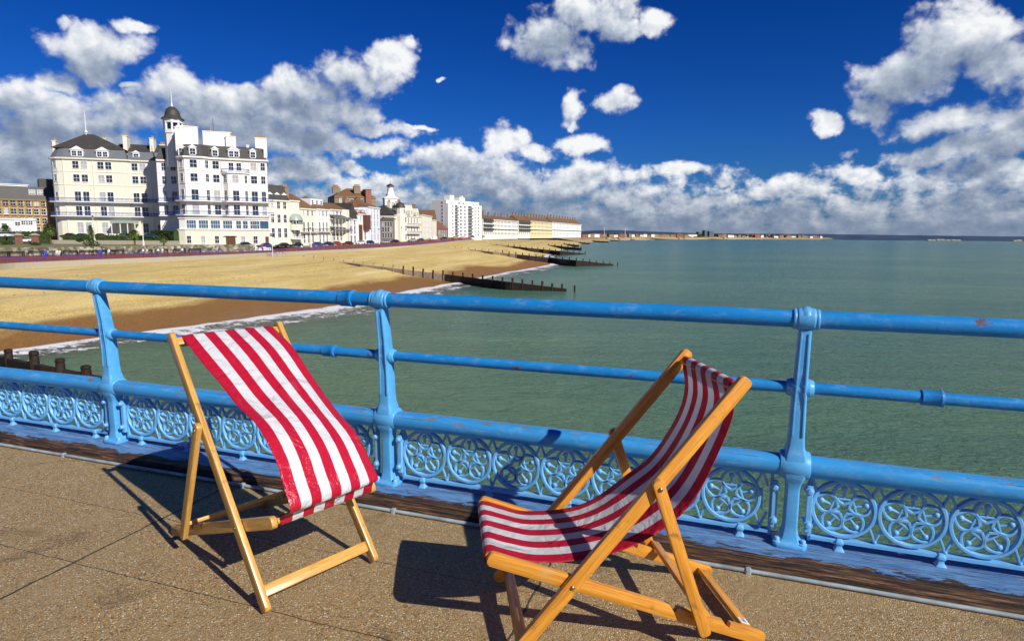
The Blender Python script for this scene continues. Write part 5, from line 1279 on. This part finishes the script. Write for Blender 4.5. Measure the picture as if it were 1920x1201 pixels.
# lamp posts
def lamp(px, yb, yt, D, label, mat=M['offwhite']):
    P = pt(px, yb, D); h = pt(px, yt, D).z - P.z; o = thing('street_lamp', P, 0, label, 'street lamp', 'lamp posts along the seafront')
    mb = MB(); mb.lathe([(.28, -.5), (.26, .5), (.18, .7), (.12, 1.2), (.09, h-.9)], 8); mb.build('column', mat, o)
    mb = MB(); mb.lathe([(.10, h-.9), (.26, h-.35), (.2, h-.3)], 6); mb.build('lantern', M['curtain'], o)
    mb = MB(); mb.lathe([(.3, h-.34), (.18, h-.12), (.04, h)], 6); mb.build('cap', M['darkiron'], o)
lamp(269, 457, 414.5, 164, 'white lamp post in front of the hotel, right of the slim palm')
lamp(177.5, 452, 404, 170, 'cream lamp post rising behind the shaggy palm')
lamp(583, 461, 426, 205, 'lamp post in front of the long cream terrace')
lamp(711, 455, 428, 262, 'lamp post by the tall corner block')
lamp(753, 452, 425, 285, 'lamp post in front of the ornate block')
P = pt(511.5, 478, 156); sg = thing('signpost', P, -.3, 'white signpost with a blue sign by the steps to the beach', 'signpost')
mb = MB(); mb.lathe([(.07, -.5), (.07, 5.4)], 8); mb.build('pole', M['trim'], sg); mb = MB(); mb.box(-.5, .5, -.1, -.06, 4.6, 5.3); mb.build('sign', M['signblue'], sg)
mb = MB()
for k in range(3): mb.box(-.36, .36-.1*k, -.115, -.105, 5.1-k*.17, 5.17-k*.17)
mb.build('lettering', M['trim'], sg)
# benches
def bench_mesh():
    parts = {}
    mb = MB()
    for k in range(4): mb.box(-.9, .9, -.25+k*.13, -.15+k*.13, .43, .47)
    parts['seat'] = mb.mesh('seat', [M['darkwood']])
    mb = MB()
    for k in range(3): mb.box(-.9, .9, .27+k*.03, .31+k*.03, .55+k*.14, .66+k*.14)
    parts['backrest'] = mb.mesh('backrest', [M['darkwood']])
    mb = MB(); mb.box(-.04, .04, -.25, -.19, 0, .65); mb.box(-.04, .04, .25, .31, 0, .95); mb.box(-.04, .04, -.25, .3, .62, .67); mb.box(-.03, .03, -.2, .28, .36, .42)
    parts['leg'] = mb.mesh('leg', [M['darkiron']]); return parts
BP = bench_mesh()
def bench(px, py, label):
    P = at(px, py, -3.5); o = thing('bench', P, 1.35 - pi/2 - 1.2, label, 'bench', 'dark benches on the promenade')
    o.rotation_euler = (0, 0, .12); o.scale = (1.7, 1.2, 1.2)
    link('seat', BP['seat'], o); link('backrest', BP['backrest'], o)
    for x in (-.85, .85): link('leg', BP['leg'], o, (x, 0, 0))
blabs = ['at the far left edge', 'second from the left edge, empty', 'empty, right of the second bench', 'beside the person in blue', 'empty, right of the pair in pale clothes', 'empty, below the shaggy palm', 'empty, left of the group in blue', 'under the group in blue', 'just right of the group in blue', 'under the couple in pale clothes', 'under the couple in white shirts', 'below the left corner of the white hotel', 'right of the white hotel corner']
for (px, lab) in zip((3, 30, 66, 100, 131, 161, 186, 203, 219, 273, 303, 336, 365), blabs):
    bench(px, table([0, 100, 220, 340, 480], [481.5, 479.6, 477, 474.2, 470.4], px), 'dark slatted bench ' + lab)
# people
def skin_person(seated):
    bm = {}
    if not seated:
        pts = {'pel': (0,0,.95,.14), 'waist': (0,0,1.1,.13), 'chest': (0,0,1.32,.17), 'neck': (0,0,1.5,.06), 'head': (0,-.01,1.6,.10), 'crown': (0,0,1.70,.085),
               'sl': (.19,0,1.42,.065), 'el': (.25,.02,1.14,.045), 'wl': (.24,-.06,.90,.035), 'hl': (.24,-.08,.82,.035), 'sr': (-.19,0,1.42,.065), 'er': (-.25,.02,1.14,.045), 'wr': (-.23,-.08,.92,.035), 'hr': (-.22,-.1,.84,.035),
               'tl': (.10,0,.88,.10), 'kl': (.11,-.06,.48,.065), 'al': (.11,.05,.09,.045), 'fl': (.11,-.10,.04,.04), 'tr': (-.10,0,.88,.10), 'kr': (-.11,.02,.48,.065), 'ar': (-.11,.14,.09,.045), 'fr': (-.11,0,.04,.04)}
    else:
        pts = {'pel': (0,0,.55,.15), 'waist': (0,.03,.72,.14), 'chest': (0,.02,.96,.17), 'neck': (0,-.02,1.14,.06), 'head': (0,-.05,1.24,.10), 'crown': (0,-.04,1.34,.085),
               'sl': (.19,0,1.06,.065), 'el': (.24,-.05,.80,.045), 'wl': (.14,-.28,.68,.035), 'hl': (.10,-.34,.66,.035), 'sr': (-.19,0,1.06,.065), 'er': (-.24,-.05,.80,.045), 'wr': (-.14,-.28,.68,.035), 'hr': (-.10,-.34,.66,.035),
               'tl': (.11,-.08,.55,.10), 'kl': (.13,-.46,.52,.07), 'al': (.13,-.48,.10,.045), 'fl': (.13,-.62,.05,.04), 'tr': (-.11,-.08,.55,.10), 'kr': (-.13,-.46,.52,.07), 'ar': (-.13,-.44,.10,.045), 'fr': (-.13,-.58,.05,.04)}
    names = list(pts); idx = {n: i for i, n in enumerate(names)}
    ed = [('pel','waist'),('waist','chest'),('chest','neck'),('neck','head'),('head','crown'),('chest','sl'),('sl','el'),('el','wl'),('wl','hl'),('chest','sr'),('sr','er'),('er','wr'),('wr','hr'),('pel','tl'),('tl','kl'),('kl','al'),('al','fl'),('pel','tr'),('tr','kr'),('kr','ar'),('ar','fr')]
    me = bpy.data.meshes.new('body'); me.from_pydata([pts[n][:3] for n in names], [(idx[a], idx[b]) for a, b in ed], [])
    o = bpy.data.objects.new('tmp', me); col.objects.link(o)
    md = o.modifiers.new('skin', 'SKIN'); sk = me.skin_vertices[0].data
    for n in names: r = pts[n][3]; sk[idx[n]].radius = (r, r)
    sk[0].use_root = True
    sub = o.modifiers.new('s', 'SUBSURF'); sub.levels = 1; sub.render_levels = 1
    dg = bpy.context.evaluated_depsgraph_get(); out = bpy.data.meshes.new_from_object(o.evaluated_get(dg)); bpy.data.objects.remove(o)
    return out
PB = {False: skin_person(False), True: skin_person(True)}
CLO = {}
def cloth(c):
    if c not in CLO: CLO[c] = plain('cloth %02d' % len(CLO), c, .8, .2, .1)
    return CLO[c]
skinm = plain('skin', (.50, .28, .19), .6); 
PCACHE = {}
def person(P, rz, top, leg, hair, seated, label, group):
    key = (top, leg, hair, seated)
    if key not in PCACHE:
        me = PB[seated].copy(); me.materials.clear()
        for m in (cloth(top), cloth(leg), skinm): me.materials.append(m)
        zn, zw = (1.16, .60) if seated else (1.52, .98)
        for p in me.polygons:
            c = p.center; arm = abs(c.x) > .17 and not seated
            p.material_index = 2 if c.z > zn else (0 if c.z > zw or (arm and c.z > .95) else 1)
            if (arm and c.z < .93 and abs(c.x) > .19) or (seated and .62 < c.z < .70 and c.y < -.26): p.material_index = 2
            p.use_smooth = True
        hm_ = MB(); zc_ = 1.30 if seated else 1.665; yc = -.03 if seated else .012
        rg = []
        for i in range(6):
            a = lerp(-.25, 1.45, i/5); rg.append([(.105*cos(a)*cos(2*pi*k/10), yc + .112*cos(a)*sin(2*pi*k/10), zc_ + .105*sin(a)) for k in range(10)])
        hm_.rings(rg); PCACHE[key] = (me, hm_.mesh('hair', [cloth(hair)], True))
    me, hm2 = PCACHE[key]
    o = link('person', me); o.location = P; o.rotation_euler = (0, 0, rz); o.scale = (1.04,)*3; tag(o, label, 'person', group); link('hair', hm2, o)
    return o
WH, BL, NV, RD, GY, TN, BK = (.75,.75,.75), (.03,.08,.55), (.03,.035,.12), (.6,.03,.03), (.3,.3,.32), (.5,.38,.25), (.03,.03,.035)
def gy(px): return table([0, 100, 220, 340, 480], [481.9, 480.0, 477.4, 474.6, 470.8], px)
for px, top, leg, hair, lab in ((92, GY, NV, BK, 'seated person in grey, on the bench left of the pair in pale clothes'), (109, WH, TN, TN, 'seated person in white with tan trousers, left of the pair on the bench'), (114, (.7,.6,.5), WH, BK, 'seated person in beige, right of the pair on the bench'),
        (183, BK, BK, BK, 'seated person in black at the left end of the group'), (190, BL, BL, GY, 'seated person all in bright blue in the group'), (197, NV, GY, WH, 'white haired person in navy seated in the group'), (206, WH, GY, TN, 'seated person in a pale top at the right end of the group'),
        (270, WH, BK, GY, 'seated person in white shirt and black trousers, left of a couple'), (277, (.6,.6,.4), TN, TN, 'seated person in khaki, right of a couple'), (298, WH, NV, BK, 'dark haired person in white shirt, left on the bench nearer the white hotel'), (306, WH, TN, TN, 'fair haired person in white shirt, right on the bench nearer the white hotel'), (343, WH, NV, GY, 'person in white seated alone below the white hotel')):
    P = at(px, gy(px), -3.5); person(P + V((0, -.25, 0)), .15, top, leg, hair, True, lab, 'people on the promenade benches')
for px, py, top, leg, hair, rz, lab in ((85.5, 485.3, BL, BL, TN, 1.2, 'walker in bright blue on the promenade near the left benches'), (566, 470, WH, NV, BK, .6, 'walker in white top and navy trousers at the promenade railing'),
        (492, 472, RD, NV, BK, 1., 'person in a red jacket by the steps to the beach'), (484, 472.5, NV, BL, BK, 2., 'person in navy just left of the red jacket'),
        (606, 464, BL, NV, BK, .4, 'walker in blue beside the parked cars, left of a group'), (630.5, 463, WH, WH, TN, .8, 'walker dressed in white in front of the verandahed house'), (636, 464.5, NV, BL, BK, .8, 'walker in navy right behind the one in white'), (658, 461.5, NV, NV, BK, 1.5, 'walker in dark blue left of a red one'), (661.5, 461.8, RD, NV, GY, 2.5, 'walker in a red top in front of the narrow white house'), (754.5, 457, NV, NV, BK, .9, 'walker in dark clothes below the ornate block'), (799, 453.5, BK, NV, BK, .9, 'walker in black near the cream block'), (820, 452, BL, GY, TN, .9, 'farthest walker, in blue, near the brick hall')):
    z0 = -3.5 if px < 640 else table([640, 760, 850], [-3.5, -3.0, -2.2], px); P = at(px, py, z0); person(P, rz, top, leg, hair, False, lab, 'people walking on the promenade')
P = beach_pt(8.7, .62); P = at(943, 482, -6.3)
o = person(P + V((0, 0, -.45)), .5, BK, NV, BK, True, 'lone person in black sitting on the shingle beside a white bag', 'people on the beach')
mb = MB(); mb.sphere((0, 0, .2), .35, 8, 0, 1.3, .8, .7); mb.tube([(-.25, 0, .38), (-.12, 0, .62), (.12, 0, .62), (.25, 0, .38)], .03, 5); o = mb.build('bag', M['trim']); o.location = P + V((1.3, -.4, -.05)); tag(o, 'white bag on the shingle beside the lone sitter', 'bag')
# cars
def car_parts(kind):
    L = 4.2 if kind != 'van' else 4.8; Wd = .86
    if kind == 'van': prof = [(-2.3,.35),(-2.4,.9),(-2.2,1.15),(-1.6,1.9),(-1.2,2.05),(2.3,2.05),(2.4,1.9),(2.4,.35)]
    else: prof = [(-2.05,.30),(-2.12,.55),(-2.05,.72),(-1.2,.88),(-.9,.92),(1.55,.95),(2.0,.90),(2.1,.6),(2.05,.30)]
    mb = MB(); rg = []
    for y, s in ((-Wd, .93), (-Wd+.08, 1), (Wd-.08, 1), (Wd, .93)): rg.append([(x*(.985 if s < 1 else 1), y, .3+(z_-.3)*(s if z_ > .6 else 1)) for x, z_ in prof])
    mb.rings(rg); body = mb
    g = MB()
    if kind != 'van':
        cab = [(-.95,.90),(-.35,1.36),(.0,1.43),(.9,1.42),(1.25,1.34),(1.75,.93)]
        g.rings([[(x, y*(1 if z_ < 1.1 else .82), z_) for x, z_ in cab] for y in (-Wd+.06, Wd-.06)])
    else:
        g.add([(-2.1, -.7, 1.22), (-2.1, .7, 1.22), (-1.62, .66, 1.86), (-1.62, -.66, 1.86)], [(0,1,2,3)]); g.box(-1.5, -.6, -Wd-.01, -Wd+.02, 1.2, 1.75); g.box(-1.5, -.6, Wd-.02, Wd+.01, 1.2, 1.75)
    r = MB()
    if kind != 'van': r.rings([[(-.30, y, 1.38), (.0, y, 1.445), (.9, y, 1.435), (1.25, y, 1.355), (1.1, y, 1.37), (0, y, 1.38)] for y in (-.69, .69)])
    return body, g, r
def wheel_me():
    mb = MB(); n = 14; mb.rings([[(r*cos(2*pi*k/n), y, r*sin(2*pi*k/n)) for k in range(n)] for r, y in ((.2,-.09),(.31,-.09),(.31,.09),(.2,.09))]); return mb.mesh('wheel', [M['tyre']])
def hub_me():
    mb = MB(); n = 10; mb.rings([[(r*cos(2*pi*k/n), y, r*sin(2*pi*k/n)) for k in range(n)] for r, y in ((.18,-.095),(.2,-.07),(.2,.07),(.18,.095))]); return mb.mesh('rim', [M['lead']])
WM, HMm = wheel_me(), hub_me(); CARC = {}
cn = {'black': (.015,.015,.018), 'dark red': (.12,.01,.012), 'white': (.75,.75,.75), 'silver': (.38,.40,.43), 'blue': (.03,.06,.28), 'dark green': (.012,.05,.035), 'red': (.45,.02,.02), 'navy': (.015,.02,.08), 'yellow': (.6,.42,.03)}
PAINT = {k: plain(k + ' car paint', v, .18, .6, .05) for k, v in cn.items()}
def car(px, py, D, rz, c, label, kind='car'):
    P = pt(px, py, D); key = (c, kind)
    if key not in CARC:
        b, g, r = car_parts(kind); bm_ = b.mesh('body', [PAINT[c]]); bevel(bm_, .05, 2); shade(bm_, 40)
        CARC[key] = (bm_, g.mesh('windows', [M['glass']]), r.mesh('roof', [PAINT[c]]) if r.v else None)
    b, g, r = CARC[key]; o = thing('parked_car' if kind == 'car' else 'parked_van', P, rz, label, kind, 'vehicles parked along the seafront')
    link('body', b, o); link('windows', g, o)
    if r: link('roof', r, o)
    for sx in (-1.35, 1.35):
        for sy in (-.78, .78): w = link('wheel', WM, o, (sx, sy, .31)); link('rim', HMm, w)
cars = [(129, 446, 184, .25, 'dark red', 'dark red car parked before the cream hotel, leftmost of that row'), (151, 446.5, 183, .2, 'navy', 'navy car parked right of the dark red one before the cream hotel'), (186, 446.5, 185, .3, 'red', 'red car half hidden behind the shaggy palm'), (231, 446, 186, .2, 'silver', 'silver car at the hotel entrance doors'), (281, 446.6, 181, .2, 'dark green', 'dark green car behind the white lamp post'),
        (3, 445, 166, .2, 'white', 'white car at the very left edge behind the palm'), (22, 445, 168, .2, 'silver', 'silver car behind the left edge palm'), (46, 455, 160, .3, 'white', 'white car between the brick pillars'),
        (457, 462.5, 186, .75, 'black', 'black car in front of the white hotel doorway'), (496, 464.5, 184, .8, 'blue', 'blue car at the right end of the white hotel'),
        (530, 463.5, 194, .8, 'black', 'black car below the domed glass bay'), (555, 462.8, 200, .8, 'black', 'second black car, right of the domed glass bay'), (593, 461.5, 212, .8, 'blue', 'blue car in front of the long cream terrace'), (613, 460.5, 218, .8, 'navy', 'navy car in front of the white terrace with box dormer'), (629, 460, 223, .8, 'red', 'red car in front of the verandahed house'), (652, 459.5, 230, .8, 'dark red', 'dark red car in front of the narrow white house'), (676, 458, 240, .85, 'white', 'white car in front of the timber bay house'), (692, 457.3, 248, .9, 'navy', 'navy car at the corner block'),
        (722, 456, 268, .9, 'silver', 'silver car in the gap before the grey block'), (740, 455, 276, .9, 'black', 'black car at the left corner of the ornate block'), (773, 452.8, 300, .9, 'silver', 'silver car in front of the ornate block'), (788, 452, 310, .9, 'blue', 'blue car at the right end of the ornate block'), (812, 450, 335, .9, 'white', 'white van before the cream block', 'van'), (832, 448.6, 365, .9, 'navy', 'navy car near the brick hall'), (852, 447, 400, .9, 'yellow', 'yellow car below the tower block'), (868, 446.4, 420, 1., 'white', 'white car below the tower block'), (885, 445.6, 450, 1., 'blue', 'blue car right of the white one below the tower block'), (905, 444.8, 490, 1., 'silver', 'farthest silver car, where the far terraces begin')]
for c in cars: car(*c[:5], c[5], *(c[6:]))
# beach kiosks far along
for x, lab in ((937, 'nearer'), (1009, 'farther')):
    D = 610 if x == 937 else 850; P = pt(x, 445.3 if x == 937 else 442.7, D); s = D/F_PX; o = thing('kiosk', P, .5, 'small white beach kiosk at the promenade edge, the %s of two' % lab, 'kiosk')
    mb = MB(); mb.box(-3.5*s/.5*.5, 3.5*s/.5*.5, 0, 4, -1, 5*s); mb.build('wall', M['trim'], o); mb = MB(); gableroof(mb, -3.5*s, 3.5*s, 0, 4, 5*s+.02, 1.0, 1); mb.build('roof', M['trim'], o)
# beach steps by the signpost
P = at(500, 475.5, -3.5); P.z = -4.45; st = thing('beach_steps', P, .9, 'concrete steps with blue handrails going down to the shingle', 'steps'); st.rotation_euler = (0, 0, -.25)
mb = MB()
for k in range(6): mb.box(k*.5, k*.5+.5, 0, 4, -1.5, 1.0-k*.2)
mb.build('treads', M['concrete'], st)
for y in (.1, 3.9):
    mb = MB(); mb.tube([(0, y, 2.0), (3, y, .9)], .04, 6); 
    for k in range(4): mb.tube([(k, y, .9-k*.4), (k, y, 2.0-k*.367)], .04, 6)
    mb.build('handrail', M['promrail'], st)

# ================================================================== SKY AND SUN
SUN = V((.717*cos(radians(35)), -.697*cos(radians(35)), sin(radians(35))))
sd = bpy.data.lights.new('sun', 'SUN'); sd.energy = 4.9; sd.angle = radians(.53); sd.color = (1, .945, .86)
so = bpy.data.objects.new('sun', sd); col.objects.link(so); so.rotation_euler = SUN.to_track_quat('Z', 'Y').to_euler()
w = bpy.data.worlds.new('World'); scene.world = w; w.use_nodes = True; nt = w.node_tree
bg = nt.nodes['Background']
sky = nd(nt, 'ShaderNodeTexSky', sky_type='NISHITA'); sky.sun_disc = False; sky.sun_elevation = radians(35)
sky.sun_rotation = atan2(SUN.x, SUN.y); sky.air_density = 1; sky.dust_density = .3; sky.ozone_density = 3
BL_ = [  # sighted cloud masses: x, y, half width, half height
 (178,78,88,36),(250,48,34,13),(112,48,30,17),(178,122,55,36),(105,152,42,26),(30,195,120,48),(110,225,120,55),(40,270,120,60),(30,325,150,50),(60,290,170,60),(200,285,120,40),(560,205,120,40),(1000,350,220,40),(1880,330,150,30),
 (240,158,26,10),(355,165,78,40),(250,205,120,50),(400,205,110,45),(500,190,85,32),(580,168,95,40),(660,142,80,38),(722,115,55,30),(772,90,28,17),(600,212,110,34),
 (450,255,120,42),(560,262,90,34),(700,240,105,18),(660,275,120,20),(785,235,42,8),(560,320,90,40),(655,316,30,12),(690,350,100,26),
 (945,268,45,30),(840,305,70,38),(900,325,110,40),(1000,285,40,22),(1085,270,62,26),(960,350,150,42),(1080,340,100,28),(1180,375,120,26),
 (1025,62,62,58),(1100,25,105,34),(1085,105,32,34),(1165,55,45,26),(1235,38,28,24),(1070,200,32,28),(1148,192,32,20),(1078,228,22,14),
 (815,147,9,6),(1287,325,36,15),(1352,338,26,12),
 (1735,88,85,52),(1690,150,95,52),(1830,72,110,42),(1640,205,62,34),(1870,125,85,38),(1780,225,140,34),(1735,295,100,22),(1840,278,110,34),(1910,240,70,50),(1543,237,25,25),
 (1470,352,120,26),(1600,330,58,22),(1735,345,46,12),(1860,350,80,30),(1260,385,160,22),(2050,150,200,120),(-120,250,150,120)]
def azel(px, py):
    d = ray(px, py).normalized(); return atan2(d.x, d.y)*10, math.asin(d.z)*10
def mass_group(blobs, k):
    g = bpy.data.node_groups.new('cloud_mass', 'ShaderNodeTree')
    g.interface.new_socket('P', in_out='INPUT', socket_type='NodeSocketVector'); g.interface.new_socket('Field', in_out='OUTPUT', socket_type='NodeSocketFloat')
    gi = g.nodes.new('NodeGroupInput'); go = g.nodes.new('NodeGroupOutput'); prev = None
    for (x, y, rx, ry) in blobs:
        a, e = azel(x, y); a1, e1 = azel(x+rx, y); a2, e2 = azel(x, y+ry)
        sa_ = 1/max(.02, sqrt((a1-a)**2+(e1-e)**2)); se = 1/max(.02, sqrt((a2-a)**2+(e2-e)**2)); rot = atan2(e1-e, a1-a)
        vm = nd(g, 'ShaderNodeVectorMath', operation='MULTIPLY_ADD'); g.links.new(gi.outputs[0], vm.inputs[0]); vm.inputs[1].default_value = (sa_, se, 0); vm.inputs[2].default_value = (-a*sa_, -e*se, 0)
        ln = nd(g, 'ShaderNodeVectorMath', operation='LENGTH'); g.links.new(vm.outputs[0], ln.inputs[0])
        if prev is None: prev = ln.outputs['Value']
        else:
            mn = nd(g, 'ShaderNodeMath', operation='SMOOTH_MIN'); g.links.new(prev, mn.inputs[0]); g.links.new(ln.outputs['Value'], mn.inputs[1]); mn.inputs[2].default_value = k; prev = mn.outputs[0]
    # low bank of cloud all along the horizon
    sp = nd(g, 'ShaderNodeSeparateXYZ'); g.links.new(gi.outputs[0], sp.inputs[0])
    bank = math_n(g, 'ADD', math_n(g, 'MULTIPLY', sp.outputs[1], 1/.80), .0)
    mn = nd(g, 'ShaderNodeMath', operation='SMOOTH_MIN'); g.links.new(prev, mn.inputs[0]); g.links.new(bank, mn.inputs[1]); mn.inputs[2].default_value = .2
    g.links.new(math_n(g, 'SUBTRACT', 1.0, mn.outputs[0]), go.inputs[0])
    return g
G1 = mass_group(BL_, .22); G2 = mass_group([q_ for q_ in BL_ if q_[2]*q_[3] > 2600], .4)

tc = nd(nt, 'ShaderNodeTexCoord'); nrm = nd(nt, 'ShaderNodeVectorMath', operation='NORMALIZE'); nt.links.new(tc.outputs['Generated'], nrm.inputs[0])
s3 = nd(nt, 'ShaderNodeSeparateXYZ'); nt.links.new(nrm.outputs[0], s3.inputs[0])
az = math_n(nt, 'MULTIPLY', math_n(nt, 'ARCTAN2', s3.outputs[0], s3.outputs[1]), 10); el = math_n(nt, 'MULTIPLY', math_n(nt, 'ARCSINE', s3.outputs[2]), 10)
cb = nd(nt, 'ShaderNodeCombineXYZ'); nt.links.new(az, cb.inputs[0]); nt.links.new(el, cb.inputs[1]); P0 = cb.outputs[0]
# finer, flatter billows towards the horizon
hzf = ramp(nt, math_n(nt, 'MULTIPLY', el, .1), bw((0.02, 1), (.22, 0))).outputs[0]
def tex2(*a):
    n = tex_noise(nt, *a); n.noise_dimensions = '2D'; return n
def vadd(v, o_):
    n = nd(nt, 'ShaderNodeVectorMath', operation='ADD'); nt.links.new(v, n.inputs[0]); n.inputs[1].default_value = o_; return n.outputs[0]
w_ = tex2(P0, 1.1, 2, .5); wv = nd(nt, 'ShaderNodeVectorMath', operation='MULTIPLY_ADD'); nt.links.new(w_.outputs['Color'], wv.inputs[0]); wv.inputs[1].default_value = (.5, .42, 0); nt.links.new(vadd(P0, (-.25, -.21, 0)), wv.inputs[2])
w2_ = tex2(P0, 5.5, 3, .6); wv2 = nd(nt, 'ShaderNodeVectorMath', operation='MULTIPLY_ADD'); nt.links.new(w2_.outputs['Color'], wv2.inputs[0]); wv2.inputs[1].default_value = (.14, .10, 0); nt.links.new(vadd(wv.outputs[0], (-.07, -.05, 0)), wv2.inputs[2])
gn = nt.nodes.new('ShaderNodeGroup'); gn.node_tree = G1; nt.links.new(wv2.outputs[0], gn.inputs[0]); F1 = gn.outputs[0]
g2 = nt.nodes.new('ShaderNodeGroup'); g2.node_tree = G2; nt.links.new(vadd(wv.outputs[0], (.12, .30, 0)), g2.inputs[0]); F2 = g2.outputs[0]
def fbm(P, sa, sb, det):
    f1 = tex2(mapping(nt, P, (1, 1.2, 1)), sa, det, .54, .1); f2 = tex2(mapping(nt, P, (1, 1.5, 1)), sb, det, .60, .1)
    f = nd(nt, 'ShaderNodeMix', data_type='FLOAT'); nt.links.new(hzf, f.inputs[0]); nt.links.new(f1.outputs['Fac'], f.inputs[2]); nt.links.new(f2.outputs['Fac'], f.inputs[3]); return f.outputs[0]
def billow(P):
    b = fbm(P, 1.25, 3.0, 8)
    v = nd(nt, 'ShaderNodeTexVoronoi', feature='SMOOTH_F1', voronoi_dimensions='2D'); v.inputs['Scale'].default_value = 3.4; v.inputs['Smoothness'].default_value = .6; v.inputs['Detail'].default_value = 2.5; v.inputs['Roughness'].default_value = .55
    wp = nd(nt, 'ShaderNodeVectorMath', operation='MULTIPLY_ADD'); nn = tex2(P, 2.2, 3, .6); nt.links.new(nn.outputs['Color'], wp.inputs[0]); wp.inputs[1].default_value = (.32, .26, 0); nt.links.new(P, wp.inputs[2])
    nt.links.new(wp.outputs[0], v.inputs['Vector'])
    return math_n(nt, 'ADD', math_n(nt, 'MULTIPLY', math_n(nt, 'SUBTRACT', b, .425), 3.4), math_n(nt, 'MULTIPLY', math_n(nt, 'SUBTRACT', .50, v.outputs['Distance']), .6))
N1 = billow(P0); N2 = billow(vadd(P0, (.10, .14, 0)))
d1 = math_n(nt, 'ADD', math_n(nt, 'MULTIPLY', math_n(nt, 'MINIMUM', F1, .8), 1.42), math_n(nt, 'MULTIPLY', N1, .92))
alpha = ramp(nt, math_n(nt, 'ADD', d1, .16), bw((.0, 0), (.18, .10), (.36, .36), (.60, .76), (.95, 1)))
rel = math_n(nt, 'SUBTRACT', N1, N2)
big = math_n(nt, 'MAXIMUM', math_n(nt, 'MINIMUM', math_n(nt, 'SUBTRACT', .25, F2), .9), -.55)
lit = math_n(nt, 'ADD', math_n(nt, 'MULTIPLY', rel, .30), math_n(nt, 'ADD', .585, math_n(nt, 'MULTIPLY', big, .42)), clamp=True)
ccol = ramp(nt, lit, [(0, (.145, .195, .30)), (.30, (.215, .27, .38)), (.52, (.325, .385, .49)), (.74, (.54, .59, .67)), (1, (.85, .865, .88))]).outputs[0]
# blue: deepen the Nishita sky the way polarised slide film does
hs = nd(nt, 'ShaderNodeHueSaturation'); hs.inputs['Saturation'].default_value = 1.35; nt.links.new(sky.outputs[0], hs.inputs['Color'])
mul = mixc(nt, 1., hs.outputs[0], (.007, .036, .070), 'MULTIPLY')
hz = ramp(nt, math_n(nt, 'MULTIPLY', el, .1), bw((0, 1), (.10, .5), (.35, 0))).outputs[0]
dk = ramp(nt, math_n(nt, 'MULTIPLY', el, .1), [(0, (1.5, .80, .85)), (.15, (1.3, .80, .98)), (.42, (.33, .60, .80)), (.8, (.22, .38, .55))]).outputs[0]
blue = mixc(nt, 1., mul, dk, 'MULTIPLY')
warm = ramp(nt, math_n(nt, 'MULTIPLY', el, .1), bw((0.01, 1), (.075, .0))).outputs[0]
ccol2 = mixc(nt, math_n(nt, 'MULTIPLY', warm, .75), ccol, (.17, .225, .33))
cst = mixc(nt, alpha.outputs[0], blue, ccol2)
nt.links.new(cst, bg.inputs['Color']); bg.inputs['Strength'].default_value = 1.0
bg2 = nd(nt, 'ShaderNodeBackground'); bg2.inputs[0].default_value = (.012, .035, .035, 1)      # below the horizon: dark sea tone, added to cut ambient light from beneath
ms = nd(nt, 'ShaderNodeMixShader'); nt.links.new(math_n(nt, 'GREATER_THAN', s3.outputs[2], -.012), ms.inputs[0]); nt.links.new(bg2.outputs[0], ms.inputs[1]); nt.links.new(bg.outputs[0], ms.inputs[2])
nt.links.new(ms.outputs[0], nt.nodes['World Output'].inputs[0])
w.cycles.sampling_method = 'MANUAL'; w.cycles.sample_map_resolution = 512

scene.view_settings.view_transform = 'Standard'; scene.view_settings.look = 'None'; scene.view_settings.exposure = .12; scene.view_settings.gamma = 1
scene.render.engine = 'CYCLES'
scene.cycles.max_bounces = 5; scene.cycles.transparent_max_bounces = 6
